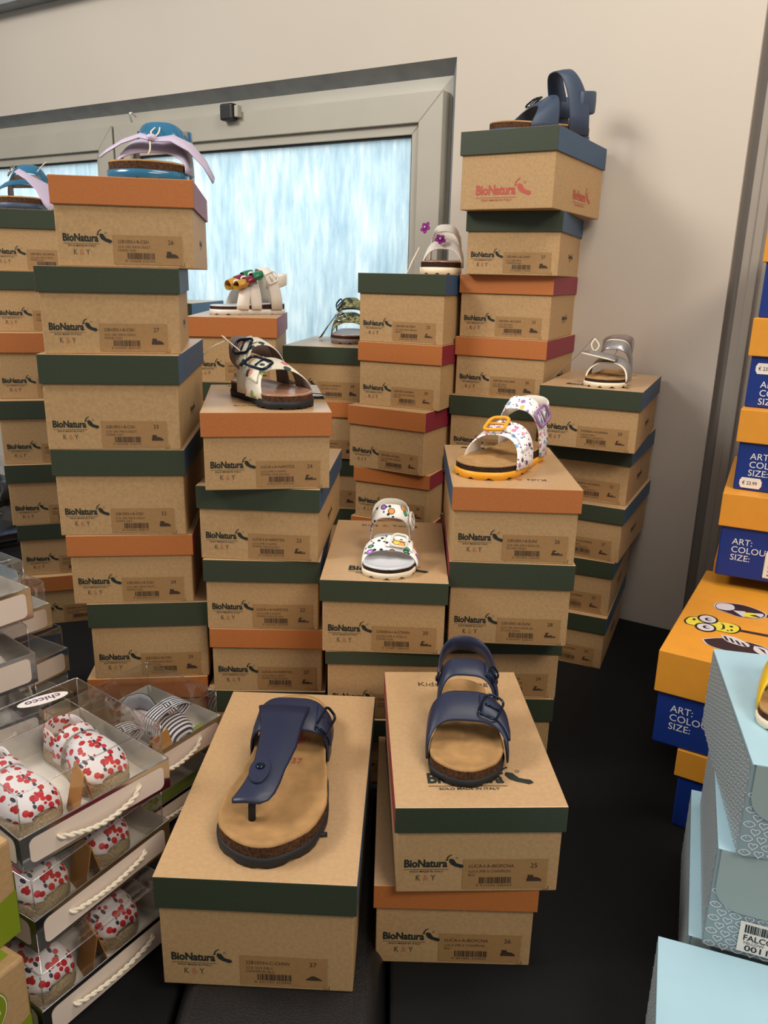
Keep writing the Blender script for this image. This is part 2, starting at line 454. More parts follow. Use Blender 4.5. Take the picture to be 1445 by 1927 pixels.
# sloped reveal round the opening, then the flat outer frame
O = [(SL, ZB), (SR, ZB), (SR, ZT), (SL, ZT)]
def inset(d): return [(SL + d, ZB + d), (SR - d, ZB + d), (SR - d, ZT - d), (SL + d, ZT - d)]
rings = [(O, 0.0), (inset(0.023), 0.035), (inset(0.0535), 0.03), (inset(0.0535), 0.08), (O, 0.08)]
ids = [[b.pt((p[0], y, p[1])) for p in R] for R, y in rings]
for i, (A, B_) in enumerate(zip(ids, ids[1:])):
    for j in range(4): b.face((A[j], A[(j + 1) % 4], B_[(j + 1) % 4], B_[j]), 1 if i == 0 else 0)
b.build('outer_frame', [K['alu'], K['alu2']], win)
XM = -1.44
for x0, x1 in ((XM + 0.004, SR - 0.029), (SL + 0.029, XM - 0.004)):
    b = MB(); mitred(b, x0, ZB + 0.029, x1, ZT - 0.054, 0.055, 0.004, 0.06, 0)
    mitred(b, x0 + 0.055, ZB + 0.084, x1 - 0.055, ZT - 0.109, 0.020, 0.014, 0.05, 0)
    sash = b.build('sash', K['alu'], win, bevel=0.0015)
    b = MB(); mitred(b, x0 + 0.073, ZB + 0.102, x1 - 0.073, ZT - 0.127, 0.006, 0.020, 0.040, 0)
    b.build('gasket', K['gasket'], sash)
    b = MB(); b.box((x0 + 0.070, 0.028, ZB + 0.1), (x1 - 0.070, 0.034, ZT - 0.125))
    b.build('pane', K['frost'], sash)
t = thing('window_sensor', 'small black window contact sensor on the top of the window frame', 'sensor'); mounted(t, (-1.026, 0.004, 1.013))
b = MB(); b.box((-0.026, -0.022, -0.019), (0.012, 0, 0.017)); b.build('housing', K['blacksoft'], t, bevel=0.005, seg=3)
b = MB(); b.box((0.0135, -0.016, -0.013), (0.024, 0, 0.012)); tag(b.build('magnet', K['alu'], t, bevel=0.002), 'pale grey magnet strip', None)

# ------------------------------------------------------------------ table and stool
def prism(mb, pts, z0, z1, m=0):
    lo = [mb.pt((x, y, z0)) for x, y in pts]; hi = [mb.pt((x, y, z1)) for x, y in pts]
    mb.face(lo[::-1], m); mb.face(hi, m); n = len(pts)
    for j in range(n): mb.face((lo[j], lo[(j + 1) % n], hi[(j + 1) % n], hi[j]), m)


NX0, NX1, NY = -0.186, 0.016, 0.911
wl = WALL_O - WN * 0.012
pa = wl + WT * 0.75; pb = wl + WT * -2.1
b = MB(); prism(b, [(-1.35, 0.25), (NX0, 0.25), (NX0, NY), (NX1, NY), (NX1, 0.2), (1.1, 0.2), (pa.x, pa.y), (pb.x, pb.y)], -0.749, 0.0)
tag(b.build('display_table', K['black'], bevel=0.004), 'long black cloth-covered display table under all the stacked boxes', 'table')
t = thing('stool', 'black leatherette stool under the single large sandal box at the front', 'stool', (-0.085, 0.655, -0.75))
b = MB(); L = []; RX, RY = 0.097, 0.250
for z, d in ((0.0, 0.006), (0.70, 0.006), (0.715, 0.001), (0.735, 0.0)): L.append([(x, y, z) for x, y in rrect(-RX + d, -RY + d, RX - d, RY - d, 0.034 - d * 0.5, 8)])
for k in range(1, 9):
    a = PI / 2 * k / 8; d = 0.020 * (1 - math.cos(a)); L.append([(x, y, 0.735 + 0.033 * math.sin(a)) for x, y in rrect(-RX + d, -RY + d, RX - d, RY - d, 0.034 - d * 0.5, 8)])
b.loops(L, 0, cap0=True, cap1=True)
b.build('seat_block', K['leather'], t)
b = MB(); b.tube([(x, y, 0.712) for x, y in rrect(-RX - .0005, -RY - .0005, RX + .0005, RY + .0005, 0.034, 8)], 0.0022, 6, closed=True); b.build('piping', K['leather'], t)

# ------------------------------------------------------------------ kraft shoe boxes
def foot2(x, y, s):
    """bare-foot emblem: bean sole with four toes; heel to the lower right"""
    path = [(0.10, 0.66), (0.22, 0.44), (0.42, 0.27), (0.66, 0.19), (0.88, 0.12)]; rad = [0.19, 0.20, 0.15, 0.145, 0.165]
    up, dn = [], []
    for i, (px, py) in enumerate(path):
        a = path[max(i - 1, 0)]; c = path[min(i + 1, 4)]; dx, dy = c[0] - a[0], c[1] - a[1]; l = math.hypot(dx, dy)
        up.append((px - dy / l * rad[i], py + dx / l * rad[i])); dn.append((px + dy / l * rad[i], py - dx / l * rad[i]))
    pts = up + [(1.02, 0.16), (1.03, 0.06)] + dn[::-1] + [(-0.08, 0.66), (-0.01, 0.82)]
    out = [([(x + p[0] * s, y + p[1] * s) for p in pts], [tuple(range(len(pts)))[::-1]])]
    for tx, ty, tr in ((-0.23, 0.72, 0.09), (-0.19, 0.91, 0.08), (-0.08, 1.05, 0.07), (0.06, 1.13, 0.06)):
        out.append(ell2(x + tx * s, y + ty * s, tr * s * 1.3, tr * s * 0.8, 10, 0.6))
    return out


def brand(mb, o, ex, ey, w, ink, ky=True, mg=0, mo=1):
    """wordmark of width w with foot emblem and strap line, lower left corner of the wordmark at o"""
    mb.flat(fit('BioNatura', 0, 0, w * 0.74, w * 0.165, 0.035), o, ex, ey, ink)
    for p in foot2(w * 0.785, -w * 0.01, w * 0.23): mb.flat(p, o, ex, ey, ink)
    mb.flat(rect2(0, -w * 0.045, w * 0.76, -w * 0.038), o, ex, ey, ink)
    mb.flat(fit('SOLO MADE IN ITALY', w * 0.10, -w * 0.10, w * 0.58, w * 0.036, 0.01), o, ex, ey, ink)
    mb.flat(stroke2(ell2(w * 0.90, w * 0.19, w * 0.018, w * 0.018, 10)[0], w * 0.006), o, ex, ey, mg)
    if ky:
        mb.flat(fit('K', w * 0.21, -w * 0.27, w * 0.075, w * 0.115), o, ex, ey, mg)
        mb.flat(fit('&', w * 0.335, -w * 0.27, w * 0.085, w * 0.115), o, ex, ey, mo)
        mb.flat(fit('Y', w * 0.465, -w * 0.27, w * 0.08, w * 0.115), o, ex, ey, mg)


EX, EZ = (1, 0, 0), (0, 0, 1)
b = MB(); brand(b, (0, 0, 0), EX, EZ, 0.055, 0, True, 1, 2); LOGO = b.mesh('printed_logo', [K['ink'], K['inkgrey'], K['inkorange']])
b = MB(); brand(b, (0, 0, 0), EX, EZ, 0.046, 0, False, 0, 0); SIDE_LOGO = b.mesh('side_logo', [K['ink']])
b = MB(); brand(b, (0, 0, 0), EX, EZ, 0.093, 0, False, 0, 0); RED_LOGO = b.mesh('printed_logo', [K['inkred']])
b = MB(); brand(b, (0, 0, 0), EX, (0, 1, 0), 0.100, 0, False, 1, 2); LID_LOGO = b.mesh('lid_logo', [K['ink'], K['inkgrey'], K['inkorange']])
b = MB()
for s_, x_, w_, m_ in (('Kids', 0.006, 0.024, 1), ('&', 0.036, 0.009, 2), ('Young', 0.051, 0.038, 1)): b.flat(fit(s_, x_, 0.188, w_, 0.0095 if s_ != 'Young' else 0.0115), (0, 0 if s_ != 'Young' else -0.002, 0), EX, (0, 1, 0), m_)
LID_PRINT = b.mesh('lid_slogan', [K['ink'], K['inkgrey'], K['inkorange']])


def icon_shoe(kind):
    if kind == 'thong': pts = [(0, 0), (1, 0), (0.98, 0.12), (0.8, 0.3), (0.5, 0.55), (0.3, 0.5), (0.1, 0.25), (0, 0.15)]
    elif kind == 'open': pts = [(0, 0), (1, 0), (0.98, 0.16), (0.72, 0.34), (0.5, 0.36), (0.42, 0.6), (0.28, 0.72), (0.12, 0.7), (0.06, 0.35), (0, 0.2)]
    else: pts = [(0, 0), (1, 0), (0.98, 0.2), (0.8, 0.42), (0.6, 0.5), (0.46, 0.48), (0.42, 0.75), (0.06, 0.78), (0.05, 0.4), (0, 0.3)]
    return pts


def sticker(parent, w, code, d1, d2, size, icon, big=1.0):
    b = MB(); W_, H_ = 0.081, 0.0335
    b.flat(rect2(0, 0, W_, H_), (0, 0, 0), EX, EZ, 0)
    e = (0, -0.00025, 0)
    b.flat(line_h(code, 0.0055, 0.0245, 0.0052, 0.95), e, EX, EZ, 1)
    b.flat(line_h(d1, 0.0055, 0.0188, 0.0040, 0.92), e, EX, EZ, 2)
    if d2: b.flat(line_h(d2, 0.0055, 0.0148, 0.0040, 0.92), e, EX, EZ, 2)
    rr = random.Random(sum(map(ord, code + size)))
    x = 0.016
    while x < 0.047:
        q = rr.choice((0.0004, 0.0007, 0.0011)); b.flat(rect2(x, 0.0062, x + q, 0.0135), e, EX, EZ, 1); x += q + rr.choice((0.0004, 0.0006, 0.0009))
    b.flat(fit('8 ' + str(rr.randint(100000, 999999)) + ' ' + str(rr.randint(100000, 999999)), 0.0135, 0.0030, 0.034, 0.0022), e, EX, EZ, 2)
    b.flat(line_h(size, 0.064, 0.0240, 0.0072, 1.0), e, EX, EZ, 1)
    b.flat(rect2(W_ - .0035, -.0015, W_ + .0022, -.0011), (0, 0, 0), EX, EZ, 1); b.flat(rect2(W_ + .0018, -.0015, W_ + .0022, .0030), (0, 0, 0), EX, EZ, 1)
    ip = icon_shoe(icon); k = len(ip)
    b.flat(([(0.0615 + p[0] * 0.0145, 0.0085 + p[1] * 0.0095) for p in ip], [tuple(range(k))]), e, EX, EZ, 1)
    if icon == 'open':
        b.flat(ell2(0.0672, 0.0125, 0.0022, 0.0012, 10), (0, -0.0004, 0), EX, EZ, 0); b.flat(ell2(0.0725, 0.0107, 0.0016, 0.0006, 10), (0, -0.0004, 0), EX, EZ, 0)
    o = b.build('size_sticker', [K['sticker'], K['stickink'], K['stickmid']], parent)
    o.location = (-w / 2 + 0.067 * w / 0.163, 0.0026, 0.0036)
    return o


def lid_shell(w, d, z0, z1, t, mats5, M0=0):
    """open-bottomed lid: top plate with four skirts; mats5 = material slots top, front, right, back, left"""
    b = MB(); hw = w / 2
    o = [(-hw, 0), (hw, 0), (hw, d), (-hw, d)]; i = [(-hw + t, t), (hw - t, t), (hw - t, d - t), (-hw + t, d - t)]
    ob = [b.pt((*p, z0)) for p in o]; ot = [b.pt((*p, z1)) for p in o]; ib = [b.pt((*p, z0)) for p in i]; it = [b.pt((*p, z1 - t)) for p in i]
    b.face(ot, mats5[0]); b.face(it[::-1], mats5[0])
    for j in range(4):
        k = (j + 1) % 4
        b.face((ob[j], ob[k], ot[k], ot[j]), mats5[1 + j])
        b.face((ib[k], ib[j], it[j], it[k]), mats5[0])
        b.face((ob[k], ob[j], ib[j], ib[k]), mats5[1 + j])
    return b


CARD = {
 'A': ('22B1002-I-B-CS01', '22 B 1002 IMB B CRAZY', 'HORSE CH01', 'shoe'), 'B': ('22B1002-I-B-CRMA', '22 B 1002 IMB B CRAZY', 'HORSE CH04', 'shoe'),
 'C': ('22B1005-I-B-VITE', '22 B 1005 IMB B VITELLO', 'BIANCO', 'open'), 'D': ('LUCA-I-A-NAPSTDS', 'LUCA IMB A NAPPA', 'STAMPA DINOSAURO', 'open'),
 'E': ('LUCA-I-A-CAMOU', 'LUCA IMB A CAMOU', '', 'shoe'), 'F': ('22B1005-I-B-VERA', '22 B 1005 IMB B VERNICE', 'BIANCO', 'open'),
 'G': ('22B1002-I-B-CHNV', '22 B 1002 IMB B', 'CHAMPION BLU', 'shoe'), 'H': ('CHIARA-I-A-LMARG', 'CHIARA IMB A', 'LAMINATO ARGENTO', 'open'),
 'I': ('22B1005-I-B-SUNI', '22 B 1005 IMB B BIOFLOR', 'ST.UNICORNO', 'open'), 'J': ('CHIARA-I-A-STSNN', 'CHIARA IMB A VITELLO', 'STAMPA SUN', 'open'),
 'K': ('22B1010-I-C-CHNV', '22 B 1010 IMB C', 'CHAMPION BLU', 'thong'), 'L': ('LUCA-I-A-BIOFCNA', 'LUCA IMB A CHAMPION', 'BLU', 'shoe')}
STACK = {'A': 'the tall stack under the lilac-strapped sandal', 'B': 'the stack cut by the left picture edge', 'C': 'the stack under the bow-trimmed sandal',
 'Z': 'the stack behind the bow-trimmed sandal', 'D': 'the stack under the dinosaur-print sandal', 'E': 'the stack under the camouflage sandal',
 'F': 'the stack under the purple-flower sandal', 'G': 'the tallest stack near the right wall', 'H': 'the stack under the silver sandal',
 'I': 'the stack under the yellow-soled sandal', 'J': 'the stack under the smiley-flower sandal', 'L': 'the front pair under the navy child sandal'}
ORD = ['top', 'second down', 'third down', 'fourth down', 'fifth down', 'sixth down', 'seventh down', 'eighth down']
# name: lid front colour, size, x, y (front foot of the box), turn, width, depth, height, lid height, base height
BX = {
 'A': [('o', '26', -.3179, 1.0007, .1587, .1648, .2789, .1015, .0317, .6596), ('g', '27', -.3401, .9951, .1944, .1679, .24, .1036, .0303, .5559), ('g', '33', -.3444, .9861, .1121, .1696, .2721, .1197, .0363, .4363),
       ('g', '32', -.3421, .9890, .1005, .1669, .27, .1156, .0342, .3206), ('o', '24', -.3358, .9918, .1138, .1633, .26, .0978, .0290, .2228), ('g', '29', -.3187, .9951, .1165, .1615, .26, .1134, .0351, .1094), ('o', '30', -.3257, .9951, .1101, .165, .26, .1094, .033, 0)],
 'B': [('g', '28', -.6240, 1.4611, .2835, .165, .26, .1033, .032, .6508), ('g', '27', -.6231, 1.4582, .2377, .165, .26, .1042, .032, .5466), ('o', '31', -.6164, 1.4311, .2402, .165, .26, .1168, .0349, .4298), ('g', '30', -.6117, 1.4122, .2473, .1652, .26, .1161, .0334, .3137),
       ('g', '29', -.6077, 1.4084, .2499, .1654, .26, .1148, .0339, .1990), ('g', '25', -.6005, 1.4136, .2611, .1644, .26, .1011, .0302, .0979), ('o', '24', -.5978, 1.4050, .3119, .165, .26, .0979, .0298, 0)],
 'C': [('o', '30', -.2847, 1.4736, .0547, .165, .2682, .1174, .0357, .4616), ('g', '31', -.2847, 1.4736, .0458, .165, .26, .1154, .033, .3462), ('g', '29', -.2847, 1.4736, .0395, .165, .26, .1154, .033, .2308), ('g', '28', -.2847, 1.4736, .0356, .165, .26, .1154, .033, .1154), ('o', '27', -.2847, 1.4736, .0336, .165, .26, .1154, .033, 0)],
 'Z': [('g', '31', -.515, 1.80, -.08, .165, .25, .118, .034, .472), ('g', '31', -.515, 1.80, -.08, .165, .25, .118, .034, .354), ('g', '30', -.515, 1.80, -.08, .165, .25, .118, .034, .236), ('g', '30', -.515, 1.80, -.08, .165, .25, .118, .034, .118), ('g', '30', -.515, 1.80, -.08, .165, .25, .118, .034, 0)],
 'D': [('o', '24', -.1483, .9747, .1607, .1628, .2602, .0996, .0307, .3916), ('g', '23', -.1640, .9851, -.0534, .162, .257, .1005, .0308, .2910), ('g', '22', -.1610, .9862, .0065, .1565, .26, .1004, .0308, .1906), ('o', '27', -.1567, .9888, .014, .1564, .26, .0951, .0285, .0956), ('g', '26', -.1589, .9905, .0111, .1652, .26, .0956, .0331, 0)],
 'E': [('g', '24', -.1188, 1.5192, -.1509, .1651, .26, .1026, .0315, .4238), ('o', '29', -.1239, 1.5176, -.1278, .165, .26, .112, .0303, .3118), ('g', '27', -.1221, 1.5230, -.1046, .1649, .26, .1023, .0336, .2095), ('g', '26', -.1221, 1.5230, -.094, .165, .26, .1048, .033, .1048), ('g', '25', -.1221, 1.5230, -.0889, .165, .26, .1048, .033, 0)],
 'F': [('g', '32', .0203, 1.4334, -.4091, .1664, .255, .1188, .0344, .5428), ('o', '30', .0202, 1.4276, -.4217, .163, .255, .1142, .0339, .4285), ('o', '33', -.0010, 1.4121, -.5091, .1611, .255, .1148, .0344, .3138), ('o', '28', .0111, 1.4143, -.4246, .1537, .255, .0955, .0268, .2182), ('o', '27', .0111, 1.4143, -.3818, .16, .255, .1091, .033, .1091), ('g', '26', .0111, 1.4143, -.361, .16, .255, .1091, .033, 0)],
 'G': [('G', '', .1824, 1.3670, -.5289, .1656, .2610, .119, .0358, .7648), ('g', '27', .2042, 1.3984, -.3685, .1633, .2468, .102, .0321, .6628), ('o', '25', .2004, 1.4186, -.4056, .1667, .255, .1065, .0313, .5564), ('o', '26', .1966, 1.4152, -.4347, .1673, .255, .1033, .0325, .4530),
       ('g', '28', .1919, 1.4130, -.3609, .1649, .255, .1133, .0354, .3398), ('g', '29', .1860, 1.4130, -.36, .165, .255, .1133, .033, .2265), ('g', '30', .1855, 1.4130, -.36, .165, .255, .1133, .033, .1133), ('g', '31', .1855, 1.4130, -.36, .165, .255, .1133, .033, 0)],
 'H': [('g', '20', .3250, 1.2711, -.4222, .1633, .2600, .0993, .0313, .3925), ('g', '22', .3352, 1.3193, -.4696, .1639, .225, .0988, .0306, .2937), ('g', '27', .3265, 1.3010, -.4736, .1656, .245, .0968, .0284, .1969), ('g', '25', .3188, 1.3004, -.4172, .1646, .245, .0989, .0295, .0980), ('g', '24', .3130, 1.2910, -.4084, .1649, .255, .098, .0306, 0)],
 'I': [('o', '26', .1623, .9316, -.0247, .1589, .2523, .0977, .0304, .3150), ('g', '28', .1624, .9326, -.0358, .158, .26, .1124, .0341, .2026), ('g', '24', .1633, .9716, .0217, .1633, .26, .1, .0324, .1026), ('g', '25', .1583, .9717, .0207, .1647, .26, .1026, .0353, 0)],
 'J': [('g', '20', .0021, .9108, -.029, .1595, .2526, .0983, .0288, .1970), ('g', '21', .0045, .9159, .0082, .1505, .26, .0985, .0183, .0985), ('g', '22', .0015, .9165, .0077, .145, .26, .0985, .033, 0)],
 'K': [('g', '37', -.1072, .5771, -.0308, .1827, .3290, .1226, .0339, .018)],
 'L': [('g', '25', .0966, .6192, .0441, .1604, .2601, .0964, .0276, .0946), ('o', '26', .0781, .6263, -.0052, .1593, .2581, .0947, .0267, 0)]}
PRINTED_TOP = {('L', 0): 0, ('J', 0): 0, ('H', 0): 0, ('I', 0): 1, ('D', 0): 1}
BOXMATS = [K['krafttop'], K['green'], K['blue'], K['orange'], K['crimson']]
TOPZ = {}
for sk, rows in BX.items():
    for i, (c, size, x, y, rz, w, d, h, lh, z0) in enumerate(rows):
        word = 'orange' if c == 'o' else 'green'
        if sk == 'K': lab = 'largest kraft shoe box with dark green lid, size 37, alone on the black stool'; grp = None
        else:
            pos = 'lowest' if i == len(rows) - 1 else ORD[i]
            if sk == 'G' and i == 0: lab = f'kraft shoe box with blue-green lid and red print, top of the tallest stack'
            else:
                vis = size and not (sk in 'CZ' and i > 0) and not (i > 2 and sk in 'EFGJ') and sk not in 'Z'
                lab = f'{word}-lidded kraft shoe box' + (f' size {size},' if vis and sk != 'B' else ',') + f' {pos} in {STACK[sk]}'
            grp = 'kraft shoe boxes in ' + STACK[sk]
        dx, dy = -math.sin(rz), math.cos(rz)
        t = thing('shoe_box', lab, 'shoe box', (x + dx * d / 2, y + dy * d / 2, z0), rz, grp)
        off = -d / 2
        b = MB(); hw = w / 2; n = 0.003
        b.box((-hw + n, off + n, 0.0), (hw - n, off + d - n, h - 0.0025)); b.build('body', K['kraft'], t, bevel=0.0012)
        # lid: one colour on each skirt, the box turned end for end shows orange instead of green
        ring = (0, 3, 4, 1, 2) if c == 'o' else (0, 1, 2, 3, 4)
        lo = lid_shell(w, d, h - lh, h, 0.0016, ring).build('lid', BOXMATS, t, bevel=0.0009); lo.location = (0, off, 0)
        sub = lambda o: (setattr(o, 'location', (o.location[0], o.location[1] + off, o.location[2])), o)[1]
        if c == 'G':
            o = put('printed_logo', RED_LOGO, t); o.location = (-hw + 0.031, off + n - 0.0004, 0.022)
            o = put('side_logo', RED_LOGO, t); o.rotation_euler = (0, 0, PI / 2); o.location = (hw - n + 0.0004, off + 0.10, 0.022)
        else:
            o = put('printed_logo', LOGO, t); o.location = (-hw + 0.0105 * w / 0.163, off + n - 0.0004, 0.0285)
            cd_ = CARD.get(sk)
            hidden = (sk in 'CE' and i > 2) or (sk == 'G' and i > 5)
            if cd_ and not hidden: sub(sticker(t, w, cd_[0], cd_[1], cd_[2], size, cd_[3]))
            if sk in 'AGHDI':
                o = put('side_logo', SIDE_LOGO, t); o.rotation_euler = (0, 0, PI / 2); o.location = (hw - n + 0.0004, -0.023, 0.03)
        if (sk, i) in PRINTED_TOP:
            for nm_, me_ in (('lid_logo', LID_LOGO), ('lid_slogan', LID_PRINT)):
                o = put(nm_, me_, lo)
                if PRINTED_TOP[(sk, i)]: o.rotation_euler = (0, 0, PI); o.location = (0.047, d - 0.016, h + 0.0004)
                else: o.location = (-0.047, 0.036, h + 0.0004)
        if i == 0: TOPZ[sk] = (x, y, rz, z0 + h)

# ------------------------------------------------------------------ sandals (local frame: toe at y = 0, heel at y = length, base at z = 0)
OUT_T = [(0, .150), (.12, .185), (.26, .205), (.40, .192), (.55, .168), (.70, .150), (.85, .138), (1, .12)]
IN_T = [(0, .165), (.12, .185), (.26, .182), (.40, .150), (.55, .128), (.70, .125), (.85, .130), (1, .12)]


class Foot:
    def __init__(f, L, wide=1.0, side=1, zs=0.010, zc=(0.008, 0.013)):
        f.L, f.w, f.side, f.zs, f.zc = L, wide, side, zs, zc
    def ends(f, s):
        e = 1.0
        if s < .20: e *= math.sqrt(max(0, 1 - (1 - s / .20) ** 2.2))
        if s > .87: e *= math.sqrt(max(0, 1 - ((s - .87) / .13) ** 2.2))
        return e
    def hw(f, s, right):
        tab = OUT_T if (right > 0) == (f.side > 0) else IN_T
        return interp(tab, s) * f.ends(s) * f.L * f.w
    def top(f, s): return f.zs + f.zc[0] + (f.zc[1] - f.zc[0]) * min(1, max(0, (s - .25) / .5))
    def ring(f, n=30, grow=0.0):
        P = []
        ss = [(1 - math.cos(PI * k / n)) / 2 for k in range(n + 1)]
        for s in ss: P.append((f.hw(s, 1), s))
        for s in ss[::-1][1:-1]: P.append((-f.hw(s, -1), s))
        out = []
        for i, (x, s) in enumerate(P):
            x = x * (1 + grow / (f.L * .18)); y = f.L * (.5 + (s - .5) * (1 + 2 * grow / f.L)); out.append((x, y, s))
        return out


def add_sole(f, t, solem, corkm, bedm, brandmark=None, notch=True):
    R = f.ring(grow=0.0012); R0 = f.ring(); n = len(R)
    b = MB()
    lo = [(x * .985, y, 0.0 if not notch or k % 4 else 0.0028) for k, (x, y, s) in enumerate(R)]
    b.loops([lo, [(x, y, f.zs * .55) for x, y, s in R], [(x, y, f.zs) for x, y, s in R], [(x * .97, y, f.zs + .0002) for x, y, s in R0]], 0, cap0=True, cap1=True)
    b.build('outsole', solem, t)
    b = MB()
    b.loops([[(x, y, f.zs) for x, y, s in R0], [(x * .985, y, f.zs + (f.top(s) - f.zs) * .5) for x, y, s in R0], [(x, y, f.top(s) - .0008) for x, y, s in R0]], 0, cap0=False, cap1=False)
    b.build('cork_midsole', corkm, t)
    b = MB(); LL = []
    for r, dz in ((1.0, -.0012), (1.0, .0002), (.97, .0012), (.93, .0006), (.86, -.0012), (.72, -.0024), (.5, -.0028), (.25, -.0026), (.05, -.0026)):
        L_ = []
        for x, y, s in R0:
            yc = .52 * f.L; ss = .52 + (s - .52) * r
            arch = .003 * math.exp(-((ss - .3) / .05) ** 2) * (1 - r) * 1.2
            bulge = (.0030 * math.exp(-((ss - .48) / .14) ** 2)) * (1 if x * f.side < 0 else .2) * r * (1 - r) * 4
            L_.append((x * r, yc + (y - yc) * r, f.top(ss) + dz + arch + bulge))
        LL.append(L_)
    b.loops(LL, 0, cap1=True)
    bed = b.build('footbed', bedm, t)
    if brandmark:
        b = MB(); sc = brandmark
        z = f.top(.75) - .0014
        b.flat(fit('BioNatura', 0, 0, sc, sc * .22, .028), (sc * .13, f.L * .86, z), (0, -1, 0), (1, 0, 0), 0)
        for p in foot2(sc * 1.04, 0, sc * .28): b.flat(p, (sc * .13, f.L * .86, z), (0, -1, 0), (1, 0, 0), 0)
        b.build('brand_print', K['redprint'], bed)
    return bed


def ribbon(b, st, th=0.0022, m=0, ml=None, crown=0.0006, flip=False):
    """leather strap through stations (front edge, back edge)"""
    st = [(Vector(a), Vector(c)) for a, c in st]; N = len(st); L = []; u = 0.0
    ml = m if ml is None else ml
    for i, (a, c) in enumerate(st):
        p0 = st[max(i - 1, 0)]; p1 = st[min(i + 1, N - 1)]
        T = ((p1[0] + p1[1]) - (p0[0] + p0[1])); W_ = c - a; Nn = T.cross(W_)
        if Nn.length < 1e-12: Nn = Vector((0, 0, 1))
        Nn.normalize()
        if not flip: Nn = -Nn
        mid = (a + c) / 2
        if i: u += (mid - pm).length
        pm = mid; w_ = W_.length; e = W_ * .06
        q = [a + Nn * th * .45, a + e + Nn * th, mid + Nn * (th + crown), c - e + Nn * th, c + Nn * th * .45, c - e * .5, mid + Nn * crown, a + e * .5]
        vv = [0, .06, .5, .94, 1, .97, .5, .03]
        L.append([(*p, u, v * w_) for p, v in zip(q, vv)])
    b.loops(L, m, cap0=True, cap1=True, mk=lambda j: m if j < 4 else ml)


def arch_st(f, sl, sr, st, wl, wr, wt, H, slope=0.25, n=22, t0=0.0, t1=1.0, off=0.0, z0=None, xo=0.0025, tilt=0.0, pw=0.78):
    """stations of a strap arching from the right edge (t=0) to the left edge (t=1) of the sole"""
    S = []
    for k in range(n + 1):
        t = t0 + (t1 - t0) * k / n; a = PI * t
        c = math.cos(a); sn = math.sin(a)
        xr = f.hw(sr, 1) + xo; xl = f.hw(sl, -1) + xo
        cx = math.copysign(abs(c) ** pw, c); x = cx * (xr if c > 0 else xl)
        zb = f.zs if z0 is None else z0
        z = zb + H * abs(sn) ** pw
        side = (1 - c) / 2; e = abs(sn) ** 1.4
        s = (sr + (sl - sr) * side) * (1 - e) + st * e
        w = (wr + (wl - wr) * side) * (1 - e) + wt * e
        sl_ = slope * abs(sn)
        d = Vector((0, math.cos(math.atan(sl_)), math.sin(math.atan(sl_))))
        p = Vector((x, s * f.L, z + tilt * c))
        nrm = Vector((c * .9, 0, abs(sn) + .05)).normalized()
        p = p + nrm * off
        S.append((p - d * w / 2, p + d * w / 2))
    return S


def buckle(b, S, i, w, h, r=0.0012, m=0, lift=0.004, prong=True, n=8, hexa=False):
    """buckle frame lying on station i of strap stations S; w along the strap, h across"""
    a, c = S[i]; p = (a + c) / 2; ex = ((S[i + 1][0] + S[i + 1][1]) - (S[i - 1][0] + S[i - 1][1])).normalized(); ey = (c - a).normalized()
    nz = ey.cross(ex).normalized(); ey = ex.cross(nz)
    p = p + nz * lift
    path = [p + ex * x + ey * y + nz * (0.0012 * (1 - (2 * x / w) ** 2)) for x, y in rrect(-w / 2, -h / 2, w / 2, h / 2, min(w, h) * .28, 3)]
    b.tube(path, r, n, m, closed=True)
    if prong: b.tube([p - ex * w * .5, p - ex * w * .1 + nz * .001, p + ex * w * .34 + nz * .001], r * .7, 6, m)


def loop_st(f, s0, x_scale, z0, z1, wd, n=20, back=1.02):
    """heel strap: round the back of the heel between both sides at s0"""
    S = []
    xr = f.hw(s0, 1) * x_scale; xl = f.hw(s0, -1) * x_scale
    for k in range(n + 1):
        a = PI * k / n; c, sn = math.cos(a), math.sin(a)
        x = (xr if c > 0 else xl) * math.copysign(abs(c) ** .8, c)
        y = f.L * (s0 + (back - s0) * abs(sn) ** .8); z = z0 + (z1 - z0) * sn
        S.append((Vector((x, y, z - wd / 2)), Vector((x, y, z + wd / 2)))[::-1])
    return S


def place(sk, lx, ly):
    x, y, rz, z = TOPZ[sk]; c, s = math.cos(rz), math.sin(rz)
    return (x + c * lx - s * ly, y + s * lx + c * ly, z), rz


def sandal(sk, lx, ly, rot, label, L, **kw):
    """lx, ly: toe tip on the lid of stack sk (lid frame, front edge y = 0); rot turns the heel clockwise when negative"""
    p, rz = place(sk, lx, ly)
    t = thing('sandal', label, 'sandal', p, rz + math.radians(rot), 'sandals displayed on the box stacks')
    return t, Foot(L, **kw)


def lace(t, pts, r=0.0009, m='silvpipe', name='tie_thread'):
    b = MB(); b.tube(pts, r, 5); b.build(name, K[m], t)


def smooth_path(pts, n=6):
    P = [Vector(p) for p in pts]; out = []
    for i in range(len(P) - 1):
        a = P[max(i - 1, 0)]; b_ = P[i]; c = P[i + 1]; d = P[min(i + 2, len(P) - 1)]
        for k in range(n):
            u = k / n; out.append(0.5 * ((2 * b_) + (c - a) * u + (2 * a - 5 * b_ + 4 * c - d) * u * u + (3 * b_ - a - 3 * c + d) * u ** 3))
    return out + [P[-1]]


